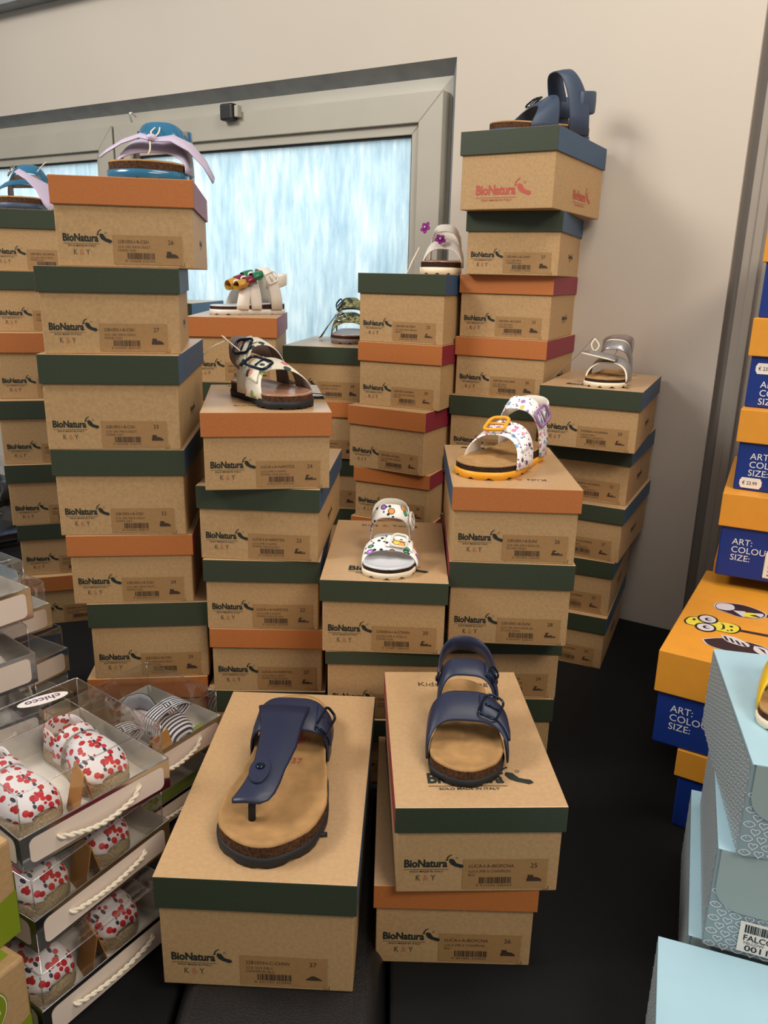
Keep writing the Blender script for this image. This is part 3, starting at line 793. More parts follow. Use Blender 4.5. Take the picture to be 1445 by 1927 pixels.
# --- navy thong sandal
t, f = sandal('K', 0.002, 0.016, 0, 'large navy thong sandal with tan footbed on the biggest front box', 0.262, wide=1.0, side=1, zs=0.011, zc=(0.012, 0.017))
add_sole(f, t, K['navybk'], K['cork'], K['suede'], 0.054)
b = MB(); b.flat(fit('37', 0, 0, .011, .0085), (.010, .128, f.top(.5) - .0008), (1, 0, 0), (0, 1, 0), 0); b.build('size_print', K['inkred'], t)
H = 0.044
A = arch_st(f, .64, .64, .655, .036, .034, .047, H, slope=.30, xo=.003, pw=.52)
b = MB(); ribbon(b, A, .0028, 0, crown=.0008); b.build('instep_strap', K['navy'], t)
T_ = [(Vector((xa, y, z)), Vector((xb, y, z))) for y, xa, xb, z in ((.176, -.033, .024, .0605), (.160, -.029, .021, .0590), (.140, -.0245, .0195, .0585), (.120, -.0215, .0195, .0585), (.104, -.0205, .0190, .0575), (.088, -.0200, .0160, .0555), (.072, -.0205, .0125, .0530), (.056, -.0240, .0105, .0500), (.044, -.0285, .0075, .0470), (.036, -.0320, .0030, .0450), (.0315, -.0310, -.0050, .0440))]
b = MB(); ribbon(b, T_, .0026, 0, crown=.0012, flip=True); tg = b.build('toe_strap', K['navy'], t)
b = MB(); cx, cy, cz = -.0115, .070, .0565
b.loops([[(cx + .0100 * math.cos(a * PI / 9), cy - .004 + .0160 * math.sin(a * PI / 9), cz + z + .15 * .0160 * math.sin(a * PI / 9)) for a in range(18)] for z in (-.001, .0016)], 0, cap1=True)
b.build('rivet_patch', K['navy'], tg)
b = MB(); b.ball((cx, cy, cz + .0024), (.0048, .0048, .0022), 0, 14, 6); b.build('rivet', K['navymetal'], tg)
b = MB(); b.tube([(-.0145, .040, .0205), (-.0145, .041, .034), (-.0135, .043, .0455)], .0036, 10); b.build('toe_post', K['navybk'], t)
B2 = arch_st(f, .64, .64, .655, .026, .030, .034, H, slope=.30, xo=.003, t0=.06, t1=.34, off=.0034, n=12, pw=.52)
b = MB(); ribbon(b, B2, .0024, 0); b.build('strap_tail', K['navy'], t)
b = MB(); buckle(b, A, 5, .016, .042, .0016, 0, .0046); b.build('buckle', K['navymetal'], t)
b = MB(); b.tube([(.044, f.L * .17, .0022), (.056, f.L * .18, .0022)], .0022, 8); b.build('sole_nib', K['navybk'], t)

# --- navy child sandal
t, f = sandal('L', -0.012, 0.030, -6, 'navy two-strap child sandal with heel strap and tan footbed on the front right box', 0.172, wide=1.10, side=1, zs=0.008, zc=(0.010, 0.014))
add_sole(f, t, K['navybk'], K['cork'], K['suede'], 0.034)
A = arch_st(f, .30, .30, .41, .042, .040, .038, .038, slope=.40, xo=.003, pw=.58)
b = MB(); ribbon(b, A, .0024, 0); fs = b.build('front_strap', K['navy'], t)
Tl = arch_st(f, .30, .30, .41, .030, .030, .025, .038, slope=.40, xo=.003, t0=.10, t1=.45, off=.0030, n=12, pw=.58)
b = MB(); ribbon(b, Tl, .0022, 0); b.build('strap_tail', K['navy'], fs)
b = MB(); buckle(b, A, 8, .020, .029, .0013, 0, .0058); tag(b.build('buckle', K['navymetal'], fs), 'shiny blue metal buckle', None)
A = arch_st(f, .62, .62, .68, .034, .032, .027, .058, slope=.30, xo=.002, pw=.55)
b = MB(); ribbon(b, A, .0024, 0); fs = b.build('instep_strap', K['navy'], t)
Tl = arch_st(f, .62, .62, .68, .022, .022, .019, .058, slope=.30, xo=.002, t0=.10, t1=.36, off=.0030, n=10, pw=.55)
b = MB(); ribbon(b, Tl, .0022, 0); b.build('strap_tail', K['navy'], fs)
b = MB(); buckle(b, A, 6, .012, .026, .0013, 0, .0058); b.build('buckle', K['navymetal'], fs)
b = MB(); ribbon(b, loop_st(f, .68, 1.12, .050, .066, .018), .0022, 0); b.build('heel_strap', K['navy'], t)
for sd in (-1, 1):
    x = f.hw(.70, sd) * sd * 1.12
    b = MB(); b.ball((x + sd * .0032, f.L * .69, .050), (.0015, .0035, .0035), 0, 8, 5); b.build('rivet', K['navymetal'], t)


def ankle_sandal(t, f, pm, lin_m, front=True, fr=None, an=None, heel=True, hz=(.060, .066), bks=None, post=True):
    """front strap, ankle strap on two side posts and heel loop"""
    fr = fr or dict(sl=.34, sr=.34, st=.45, wl=.044, wr=.044, wt=.034, H=.044, slope=.40)
    A = arch_st(f, fr['sl'], fr['sr'], fr['st'], fr['wl'], fr['wr'], fr['wt'], fr['H'], fr['slope'])
    b = MB(); ribbon(b, A, .0022, 0, 1); s1 = b.build('front_strap', [pm, lin_m], t)
    an = an or dict(sl=.80, sr=.80, st=.72, wl=.024, wr=.024, wt=.018, H=.072, slope=.15)
    C = arch_st(f, an['sl'], an['sr'], an['st'], an['wl'], an['wr'], an['wt'], an['H'], an['slope'], pw=.62)
    b = MB(); ribbon(b, C, .0022, 0, 1); s2 = b.build('ankle_strap', [pm, lin_m], t)
    if heel:
        b = MB(); ribbon(b, loop_st(f, .80, .99, hz[0] - .008, hz[1] - .004, .018), .0022, 0, 1); b.build('heel_strap', [pm, lin_m], t)
    return A, C, s1, s2


# --- smiley flower sandal
t, f = sandal('J', 0.003, 0.006, 0, 'white child sandal printed with smiling flowers and off-white sole', 0.135, wide=1.26, side=1, zs=0.008, zc=(0.006, 0.009))
add_sole(f, t, K['whitesole'], K['corkdk'], K['silverbed'], 0.03)
A, C, s1, s2 = ankle_sandal(t, f, K['smiley'], K['whitelin'], fr=dict(sl=.32, sr=.32, st=.40, wl=.034, wr=.034, wt=.030, H=.021, slope=.35), an=dict(sl=.80, sr=.80, st=.70, wl=.018, wr=.018, wt=.021, H=.053, slope=1.1), hz=(.056, .062))
Tl = arch_st(f, .32, .32, .40, .026, .026, .024, .021, slope=.35, t0=.24, t1=.52, off=.0034, n=10)
b = MB(); ribbon(b, Tl, .0022, 0, 1); b.build('strap_tail', [K['smiley'], K['whitelin']], s1)
b = MB(); buckle(b, A, 9, .020, .026, .0016, 0, .0062); b.build('buckle', K['whitelin'], s1)
b = MB(); buckle(b, C, 4, .018, .024, .0016, 0, .006); b.build('buckle', K['whitelin'], s2)

# --- yellow-soled print sandal
t, f = sandal('I', -0.054, 0.040, -33, 'white printed child sandal with bright yellow sole and buckle', 0.176, wide=1.16, side=1, zs=0.010, zc=(0.008, 0.012))
add_sole(f, t, K['yellow'], K['corkdk'], K['suede'])
A, C, s1, s2 = ankle_sandal(t, f, K['unicorn'], K['whitelin'], fr=dict(sl=.36, sr=.36, st=.46, wl=.044, wr=.050, wt=.036, H=.043, slope=.42), an=dict(sl=.83, sr=.83, st=.72, wl=.028, wr=.026, wt=.024, H=.072, slope=.9), hz=(.074, .082))
Tl = arch_st(f, .36, .36, .46, .030, .030, .024, .043, slope=.42, t0=.14, t1=.60, off=.0034, n=12)
b = MB(); ribbon(b, Tl, .0022, 0, 1); b.build('strap_tail', [K['unicorn'], K['whitelin']], s1)
b = MB(); buckle(b, A, 12, .028, .032, .0024, 0, .0066); tag(b.build('buckle', K['yellow'], s1), 'thick yellow buckle', None)
b = MB(); buckle(b, C, 5, .022, .030, .0022, 0, .0062); tag(b.build('buckle', K['purple'], s2), 'lilac plastic buckle', None)

# --- dinosaur print sandal
t, f = sandal('D', 0.040, 0.022, 27, 'grey two-buckle child sandal with dinosaur print straps and hanging tag', 0.160, wide=1.20, side=1, zs=0.010, zc=(0.008, 0.011))
add_sole(f, t, K['navybk'], K['cork'], K['brownbed'])
for nm, q, bi in (('front_strap', (.34, .34, .46, .048, .044, .034, .040, .40), 14), ('instep_strap', (.62, .62, .70, .036, .036, .030, .066, .28), 15)):
    A = arch_st(f, *q)
    b = MB(); ribbon(b, A, .0022, 0, 1); s1 = b.build(nm, [K['dino'], K['greybrown']], t)
    Tl = arch_st(f, q[0], q[1], q[2], q[3] * .72, q[4] * .72, q[5] * .72, q[6], q[7], t0=.52, t1=.86, off=.0034, n=10)
    b = MB(); ribbon(b, Tl, .0022, 0, 1); b.build('strap_tail', [K['dino'], K['greybrown']], s1)
    b = MB(); buckle(b, A, bi, .022, q[5] * 1.02, .0019, 0, .0062); b.build('buckle', K['navymetal'], s1)
b = MB(); ribbon(b, loop_st(f, .68, 1.10, .050, .070, .022), .0020, 0); b.build('heel_strap', K['greybrown'], t)
lace(t, smooth_path([(-.030, .10, .066), (-.046, .12, .084), (-.036, .13, .078), (-.052, .135, .070), (-.060, .15, .058)]))
b = MB(); b.box((0, 0, 0), (.048, .040, .0008)); h = b.build('hang_tag', K['teal'], t); h.location = (.040, .075, .010); h.rotation_euler = (-.16, .06, -.55)
b = MB()
for p in foot2(.016, .012, .018): b.flat(p, (0, 0, .0010), (1, 0, 0), (0, 1, 0), 0)
b.build('tag_print', K['tissue'], h)

# --- white sandal with bow
t, f = sandal('C', -0.052, 0.095, -62, 'white child sandal with green, maroon and mustard bow', 0.152, wide=1.05, side=-1, zs=0.010, zc=(0.007, 0.011))
add_sole(f, t, K['white'], K['corkdk'], K['silverbed'])
for nm, q in (('front_strap', (.36, .36, .44, .026, .026, .024, .044, .40)), ('middle_strap', (.56, .56, .52, .022, .022, .026, .052, .30))):
    b = MB(); ribbon(b, arch_st(f, *q), .0022, 0, 1); b.build(nm, [K['white'], K['whitelin']], t)
A = arch_st(f, .84, .84, .70, .024, .024, .022, .076, .10, pw=.62)
b = MB(); ribbon(b, A, .0022, 0, 1); s2 = b.build('ankle_strap', [K['white'], K['whitelin']], t)
b = MB(); ribbon(b, loop_st(f, .82, .97, .060, .068, .022), .0022, 0, 1); b.build('heel_strap', [K['white'], K['whitelin']], t)
b = MB(); buckle(b, A, 5, .020, .024, .0016, 0, .006); b.build('buckle', K['white'], s2)
for k, (m_, y, z) in enumerate((('mustard', .36, .056), ('maroon', .46, .063), ('emerald', .56, .071))):
    for sd in (-1, 1):
        S = []
        for j in range(9):
            a = j / 8 * PI
            q = math.sin(a) ** .7 * (1 - 2 * j / 8)
            S.append((Vector((sd * (.003 + .037 * math.sin(a)), y * f.L - .011, z + .022 * q - .002)), Vector((sd * (.003 + .037 * math.sin(a)), y * f.L + .009, z + .022 * q + .004))))
        b = MB(); ribbon(b, S, .0012, 0); b.build('bow_loop', K[m_], t)
    b = MB(); b.ball((0, y * f.L, z + .004), (.004, .008, .006), 0); b.build('bow_knot', K['white'], t)

# --- camouflage sandal
t, f = sandal('E', 0.034, 0.070, 10, 'camouflage print child sandal half hidden behind a box', 0.150, wide=1.20, side=-1, zs=0.010, zc=(0.007, 0.011))
add_sole(f, t, K['greybrown'], K['corkdk'], K['brownbed'])
A, C, s1, s2 = ankle_sandal(t, f, K['camo'], K['blacksoft'], fr=dict(sl=.36, sr=.36, st=.46, wl=.044, wr=.044, wt=.032, H=.038, slope=.8), an=dict(sl=.74, sr=.74, st=.66, wl=.032, wr=.032, wt=.030, H=.066, slope=.9), hz=(.07, .074))
b = MB(); buckle(b, A, 14, .020, .024, .0016, 0, .006); b.build('buckle', K['mirror'], s1)
b = MB(); buckle(b, C, 15, .018, .026, .0016, 0, .006); b.build('buckle', K['navymetal'], s2)
b = MB(); ribbon(b, [((-.030, .10, .05), (-.030, .12, .052)), ((-.050, .10, .025), (-.048, .125, .027)), ((-.066, .10, .003), (-.062, .13, .004))], .0016, 0); b.build('loose_strap', K['camo'], t)

# --- purple flower sandal
t, f = sandal('F', 0.050, 0.045, 14, 'white child sandal with metallic purple flowers beside the tallest stack', 0.160, wide=1.14, side=1, zs=0.012, zc=(0.010, 0.014))
add_sole(f, t, K['whitesole'], K['corkdk'], K['brownbed'])
A, C, s1, s2 = ankle_sandal(t, f, K['white'], K['whitelin'], fr=dict(sl=.36, sr=.36, st=.46, wl=.040, wr=.040, wt=.026, H=.040, slope=.8), an=dict(sl=.72, sr=.72, st=.62, wl=.026, wr=.026, wt=.022, H=.070, slope=.8), hz=(.07, .074))
for (px, py, pz), r, sc in (((-.004, .064, .061), .35, 1.0), ((-.034, .084, .082), -1.0, 1.1)):
    b = MB(); M = Matrix.Translation((px, py, pz)) @ Matrix.Rotation(r, 4, 'Y') @ Matrix.Rotation(.9, 4, 'X')
    for k in range(5):
        a = 2 * PI * k / 5; Lp = [tuple(M @ Vector(((.0045 + .0065 * sc * math.cos(q)) * math.cos(a) - .0045 * math.sin(q) * math.sin(a), (.0045 + .0065 * sc * math.cos(q)) * math.sin(a) + .0045 * math.sin(q) * math.cos(a), z))) for q in [PI * 2 * j / 8 for j in range(8)] for z in (0,)]
        Lt = [tuple(Vector(p) + (M.to_3x3() @ Vector((0, 0, .0015)))) for p in Lp]
        b.loops([Lp, Lt], 0, cap0=True, cap1=True)
    fl = b.build('flower', K['magenta'], t)
    b = MB(); b.ball(M @ Vector((0, 0, .002)), .003, 0, 8, 5); b.build('flower_stud', K['mirror'], fl)
lace(t, [(-.036, .02, .045), (-.046, .0, .02), (-.052, -.008, .002)], .0012)

# --- silver sandal
t, f = sandal('H', 0.012, 0.018, -2, 'metallic silver child sandal with cream piping and open straps', 0.135, wide=1.24, side=1, zs=0.008, zc=(0.006, 0.009))
add_sole(f, t, K['whitesole'], K['corkdk'], K['suede'])
Fs = arch_st(f, .34, .34, .46, .040, .040, .030, .032, .35)
b = MB(); ribbon(b, Fs, .0020, 0, 1); s1 = b.build('front_strap', [K['silver'], K['greybrown']], t)
b = MB(); b.tube([a + Vector((0, -.0006, .001)) for a, c in Fs], .0015, 6); b.build('piping', K['silvpipe'], s1)
An = arch_st(f, .78, .78, .64, .022, .026, .022, .054, .9, pw=.55, t0=0, t1=.80)
b = MB(); ribbon(b, An, .0020, 0, 1); s2 = b.build('ankle_strap', [K['silver'], K['greybrown']], t)
b = MB(); b.tube([c + Vector((0, .0004, .0008)) for a, c in An], .0013, 6); b.build('piping', K['silvpipe'], s2)
b = MB(); ribbon(b, loop_st(f, .80, 1.05, .058, .066, .022), .0020, 0, 1); b.build('heel_strap', [K['silver'], K['greybrown']], t)
Fl = [((.012, .040, .039), (.014, .062, .045)), ((.0, .036, .042), (.0, .060, .048)), ((-.016, .034, .045), (-.016, .060, .051)), ((-.034, .035, .048), (-.034, .058, .053)), ((-.043, .040, .049), (-.043, .052, .051))]
b = MB(); ribbon(b, Fl, .0016, 0, 1); s3 = b.build('loose_flap', [K['silver'], K['greybrown']], t)
b = MB(); b.tube([Vector(a) + Vector((0, -.0006, .001)) for a, c in Fl], .0014, 6); b.build('piping', K['silvpipe'], s3)
b = MB(); b.tube(smooth_path([(-.030, .07, .072), (-.034, .066, .062), (-.028, .066, .052), (-.022, .07, .061), (-.030, .07, .072)]), .0013, 6); b.build('ring', K['silvpipe'], t)
lace(t, smooth_path([(-.034, .078, .074), (-.055, .06, .044), (-.090, .035, .004)]), .0007, 'greybrown')
lace(t, smooth_path([(.0, .085, .064), (.006, .08, .054), (.002, .074, .044)]), .0008, 'greybrown')

# --- navy sandal on the tallest stack
t, f = sandal('G', -0.052, 0.052, -36, 'slate-blue sandal with heel strap high on the tallest stack', 0.190, wide=1.0, side=1, zs=0.010, zc=(0.010, 0.014))
add_sole(f, t, K['slate'], K['cork'], K['suede'])
A = arch_st(f, .40, .40, .50, .058, .054, .040, .050, .60)
b = MB(); ribbon(b, A, .0024, 0); s1 = b.build('front_strap', K['slate'], t)
b = MB(); buckle(b, A, 14, .024, .030, .0016, 0, .0062); b.build('buckle', K['navymetal'], s1)
A = arch_st(f, .80, .80, .66, .042, .042, .030, .098, .22, pw=.60)
b = MB(); ribbon(b, A, .0024, 0); b.build('ankle_strap', K['slate'], t)
b = MB(); ribbon(b, loop_st(f, .78, 1.05, .060, .066, .034), .0024, 0); b.build('heel_strap', K['slate'], t)

# --- lilac and blue sandal
t, f = sandal('A', 0.016, 0.020, -8, 'blue patent sandal with lilac bow strap on the tall left stack', 0.180, wide=1.30, side=1, zs=0.012, zc=(0.010, 0.014))
add_sole(f, t, K['petrol'], K['cork'], K['suede'])
A = arch_st(f, .34, .34, .44, .040, .052, .030, .036, .9, pw=.7)
b = MB(); ribbon(b, A, .0022, 0, 1); b.build('front_strap', [K['lilac'], K['greybrown']], t)
S = []
for x, z, w in ((.076, .002, .030), (.066, .020, .036), (.048, .038, .042), (.026, .049, .036), (.004, .050, .018), (-.014, .053, .026), (-.036, .046, .024), (-.056, .036, .016), (-.066, .030, .008)):
    S.append((Vector((x + .004, .066 - w / 2, z)), Vector((x, .066 + w / 2, z + w * .35))))
b = MB(); ribbon(b, S, .0018, 0, 1); b.build('bow_ribbon', [K['lilac'], K['greybrown']], t)
b = MB(); b.ball((.004, .060, .055), (.007, .006, .005), 0); b.build('bow_knot', K['lilac'], t)
A = arch_st(f, .66, .66, .58, .034, .032, .028, .058, 1.4, pw=.62)
b = MB(); ribbon(b, A, .0022, 0, 1); s2 = b.build('ankle_strap', [K['petrol'], K['greybrown']], t)
b = MB(); ribbon(b, loop_st(f, .70, 1.0, .060, .070, .026), .0022, 0, 1); b.build('heel_strap', [K['petrol'], K['greybrown']], t)
lace(t, smooth_path([(-.030, .10, .078), (-.032, .10, .090), (-.026, .105, .086)]), .0013, 'mirror', 'prong')
lace(t, smooth_path([(-.002, .105, .074), (-.004, .09, .066), (.001, .085, .060), (.006, .09, .066), (.004, .105, .074)]), .0010)
lace(t, smooth_path([(.003, .056, .050), (.004, .050, .040), (.001, .050, .034)]), .0010)

# --- sandal at the far left
t, f = sandal('B', -0.040, 0.030, -14, 'blue patent sandal with trailing lilac strap at the far left', 0.170, wide=1.36, side=-1, zs=0.012, zc=(0.010, 0.013))
add_sole(f, t, K['slate'], K['cork'], K['suede'])
A = arch_st(f, .34, .34, .46, .034, .034, .018, .040, .7)
b = MB(); ribbon(b, A, .0022, 0, 1); b.build('front_strap', [K['petrol'], K['greybrown']], t)
A = arch_st(f, .66, .66, .60, .026, .026, .022, .066, 1.0, pw=.66)
b = MB(); ribbon(b, A, .0022, 0, 1); s1 = b.build('ankle_strap', [K['petrol'], K['greybrown']], t)
b = MB(); buckle(b, A, 15, .018, .022, .0014, 0, .006); b.build('buckle', K['mirror'], s1)
b = MB(); ribbon(b, [((-.004, .05, .066), (-.002, .07, .074)), ((.016, .046, .054), (.020, .07, .062)), ((.034, .042, .036), (.046, .07, .050)), ((.046, .038, .012), (.064, .07, .030)), ((.056, .034, .002), (.074, .066, .010))], .0016, 0, 1, flip=True); b.build('bow_ribbon', [K['lilac'], K['greybrown']], t)
b = MB(); ribbon(b, loop_st(f, .70, 1.0, .058, .064, .024), .0022, 0, 1); b.build('heel_strap', [K['petrol'], K['greybrown']], t)
lace(t, smooth_path([(.022, .09, .072), (.034, .085, .082), (.044, .08, .088)]), .0010)
# ------------------------------------------------------------------ clear-lidded baby shoe boxes
def twist(b, pts, r, m=0, turns=None):
    """two-strand twisted cord along a path"""
    P = smooth_path(pts, 14); Lt = sum((q - p).length for p, q in zip(P, P[1:]))
    turns = turns or Lt / (r * 7.0)
    for ph in (0, PI):
        out = []; d = 0
        for i, p in enumerate(P):
            if i: d += (p - P[i - 1]).length
            T = (P[min(i + 1, len(P) - 1)] - P[max(i - 1, 0)]).normalized(); u = T.cross(Vector((0, 1, .01))).normalized(); v = T.cross(u)
            a = ph + 2 * PI * turns * d / Lt
            out.append(p + u * r * .62 * math.cos(a) + v * r * .62 * math.sin(a))
        b.tube(out, r * .72, 5, m)


def panel(b, x0, z0, x1, z1, y, m, ry=False):
    v, f = rrect(x0, z0, x1, z1, .006, 4), None
    b.flat((v, [tuple(range(len(v)))]), (0, y, 0), EX, EZ, m)


def clear_box(label, x, y, z, rz, w, d, h, th, group, cord='front', brand_tag=False):
    """mirror-edged card tray with cream panels, cord handle and clear lid; x, y front foot"""
    dx, dy = -math.sin(rz), math.cos(rz)
    t = thing('baby_shoe_box', label, 'shoe box', (x, y, z), rz, group)
    hw = w / 2; k = .0016; b = MB()
    o = [(-hw, 0), (hw, 0), (hw, d), (-hw, d)]; i = [(-hw + k, k), (hw - k, k), (hw - k, d - k), (-hw + k, d - k)]
    ob = [b.pt((*p, 0)) for p in o]; ot = [b.pt((*p, th)) for p in o]; ib = [b.pt((*p, k)) for p in i]; it = [b.pt((*p, th)) for p in i]
    b.face(ob[::-1], 0); b.face(ib, 1)
    for j in range(4):
        q = (j + 1) % 4
        b.face((ob[j], ob[q], ot[q], ot[j]), 0); b.face((ib[q], ib[j], it[j], it[q]), 1); b.face((ot[j], ot[q], it[q], it[j]), 0)
    b.build('tray', [K['mirror'], K['inner']], t, bevel=0.0006)
    b = MB(); panel(b, -hw + .008, .004, hw - .008, th - .005, -.0003, 0); b.build('front_label', K['panel'], t)
    b = MB(); panel(b, .008, .004, d - .008, th - .005, 0, 0)
    for s_ in (-1, 1):
        o2 = b.build('side_label', K['panel'], t); o2.rotation_euler = (0, 0, s_ * PI / 2); o2.location = (s_ * (hw + .0003), 0 if s_ > 0 else d, 0)
    b = MB()
    if cord == 'front': twist(b, [(-.046, .001, th * .52), (-.038, -.004, th * .50), (0, -.0055, th * .44), (.038, -.004, th * .54), (.046, .001, th * .58)], .0021)
    elif cord == 'sag': twist(b, [(-.046, .001, th * .50), (-.036, -.006, th * .46), (-.005, -.008, th * .30), (.03, -.006, th * .44), (.044, .001, th * .66)], .0023)
    elif cord == 'hang': twist(b, [(0.0, .001, th * .62), (.004, -.005, th * .5), (.008, -.006, th * .1), (.010, -.005, -th * .2)], .0019)
    if cord: b.build('cord_handle', K['rope'], t)
    if cord == 'none' or not cord:
        b = MB(); b.tube([(x_, -.0012, z_) for x_, z_ in ell2(-.01, th * .45, .004, .004, 14)[0]], .0012, 6, closed=True); b.build('eyelet', K['mirror'], t)
    L_ = lid_shell(w - .009, d - .009, .006, h, .0005, (0, 0, 0, 0, 0)).build('clear_lid', [K['clear']], t, bevel=0.003, seg=3)
    L_.location = (0, .0045, 0)
    b = MB(); e_ = hw - .0047; dd_ = d - .0092  # thin glossy tubes added along the folds to draw their bright glints
    top_ = [(-e_, .0002, h), (e_, .0002, h), (e_, dd_, h), (-e_, dd_, h)]
    b.tube([(x_, y_, h - .0004) for x_, y_ in rrect(-e_, .0002, e_, dd_, .003, 3)], .0007, 5, closed=True)
    for q_ in top_: b.tube([(q_[0], q_[1], .006), (q_[0], q_[1], h - .0015)], .0006, 5)
    b.build('lid_edge_glints', K['edgeglint'], L_)
    if brand_tag:
        b = MB(); b.flat(([(p[0], p[1]) for p in ell2(0, 0, .026, .0095, 28)[0]], [tuple(range(28))]), (0, 0, 0), (1, 0, 0), (0, 1, 0), 0)
        b.flat(fit('chicco', -.018, -.0045, .036, .009, .02), (0, 0, .0002), (1, 0, 0), (0, 1, 0), 1)
        o3 = b.build('brand_sticker', [K['tissue'], K['tagpurple']], L_); o3.location = (.026, d - .026, h + .0003); o3.rotation_euler = (0, 0, PI - .25)
    return t


def frame_pt(x, y, rz, lx, ly): return (x + math.cos(rz) * lx - math.sin(rz) * ly, y + math.sin(rz) * lx + math.cos(rz) * ly)


def espadrille(label, x, y, z, rz, fab, solem, L=.118, strap=True, group=None, bow=False, lin='inner', side=1):
    t = thing('baby_shoe', label, 'shoe', (x, y, z), rz, group)
    f = Foot(L, 1.22, side, zs=.014, zc=(.0, .0)); R = f.ring(22)
    b = MB(); b.loops([[(p[0], p[1], 0) for p in R], [(p[0] * 1.03, p[1], .003) for p in R], [(p[0] * 1.03, p[1], .0035) for p in R]], 0, cap0=True)
    b.build('rubber_sole', K['tissue'], t)
    b = MB(); b.loops([[(p[0], p[1], .0035) for p in R], [(p[0] * 1.03, p[1], .011) for p in R], [(p[0] * 1.0, p[1], .0180) for p in R], [(p[0] * .9, .5 * L + (p[1] - .5 * L) * .94, .0188) for p in R]], 0, cap1=True)
    b.build('jute_sole' if solem == 'jute' else 'side_sole', K[solem], t)
    b = MB(); LL = []
    for i in range(11):
        s = .03 + .44 * i / 10; hz = .005 + .021 * math.sin(min(1, i / 9) * PI / 2) ** .7; row = []
        for k in range(15):
            a = PI * k / 14; c, sn = math.cos(a), math.sin(a)
            xx = (f.hw(s, 1) if c > 0 else f.hw(s, -1)) * math.copysign(abs(c) ** .85, c) * .93
            row.append((xx, s * L + (.006 * sn if i == 10 else 0), .0180 + hz * sn ** .8, xx, s * L))
        LL.append(row)
    b.loops(LL, 0, closed=False); o = b.build('toe_cap', [fab], t)
    so = o.modifiers.new('solid', 'SOLIDIFY'); so.thickness = .0014; so.offset = -1
    b = MB(); LL = []
    P = [(f.hw(s, 1) * .97, s * L) for s in [.60 + .4 * (1 - math.cos(PI / 2 * k / 9)) if k < 9 else 1.0 for k in range(10)]]
    Q = [(-f.hw(s, -1) * .97, s * L) for s in [1.0] + [.60 + .4 * (1 - math.cos(PI / 2 * k / 9)) for k in range(8, -1, -1)]]
    PP = P + Q[1:]; n = len(PP)
    for j in range(4):
        LL.append([(x_ * (1 - .05 * j / 3), y_ - .004 * j / 3 * max(0, (y_ / L - .8) / .2), .018 + .026 * j / 3 * min(1, .35 + (y_ / L - .60) / .25), x_ + y_, .03 * j) for x_, y_ in PP])
    b.loops(LL, 0, closed=False); o = b.build('heel_counter', [fab], t)
    so = o.modifiers.new('solid', 'SOLIDIFY'); so.thickness = .0014; so.offset = -1
    b = MB(); b.poly([(p[0] * .88, .5 * L + (p[1] - .5 * L) * .92, .0194) for p in R], 0); b.build('insole', K[lin], t)
    if strap:
        b = MB(); ribbon(b, arch_st(f, .62, .62, .60, .015, .015, .014, .030, .2, z0=.016, n=14), .0016, 0); b.build('ankle_strap', [fab], t)
    if bow:
        for sd, dz in ((-1, 0), (1, .002)):
            S = [(Vector((sd * .030 * math.sin(PI * j / 8), L * .30 - .011, .043 + .010 * math.cos(PI * j / 8) + dz)), Vector((sd * .030 * math.sin(PI * j / 8), L * .30 + .011, .045 + .010 * math.cos(PI * j / 8) + dz))) for j in range(9)]
            b = MB(); ribbon(b, S, .0012, 0); b.build('bow_loop', [fab], t)
        b = MB(); ribbon(b, [(Vector((-.007, L * .30 - .013 + .026 * 0, .050)), Vector((.007, L * .30 - .013, .050))), (Vector((-.007, L * .30, .058)), Vector((.007, L * .30, .058))), (Vector((-.007, L * .30 + .013, .050)), Vector((.007, L * .30 + .013, .050)))], .0014, 0, flip=True)
        b.build('bow_knot', [fab], t)
    return t


def card_tag(label, x, y, z, rz, tilt=0.0, hh=.046, text=False, group=None):
    """folded brown card standing up like a tent"""
    t = thing('folded_card', label, 'card', (x, y, z), rz, group)
    b = MB(); w_ = .017
    for s_ in (-1, 1):
        P = [(-w_, s_ * .012, 0), (w_, s_ * .012, 0), (w_ * .9, s_ * .0008, hh), (-w_ * .9, s_ * .0008, hh)]
        lo = [b.pt(p) for p in P]; hi = [b.pt((p[0], p[1] - s_ * .0009, p[2])) for p in P]
        b.face(lo if s_ < 0 else lo[::-1], 0); b.face(hi[::-1] if s_ < 0 else hi, 0)
        for j in range(4): b.face((lo[j], lo[(j + 1) % 4], hi[(j + 1) % 4], hi[j]), 0)
    b.build('card', K['tagkraft'], t)
    if text:
        b = MB(); e2 = Vector((0, .0112, hh)).normalized()
        b.flat(ell2(0, .012, .014, .0068, 22), (0, -.0125, 0), EX, tuple(e2), 0); b.flat(fit('chicco', -.0105, .009, .021, .0062, .02), (0, -.0128, 0), EX, tuple(e2), 1)
        b.build('printed_badge', [K['tagpurple'], K['tissue']], t)
    return t


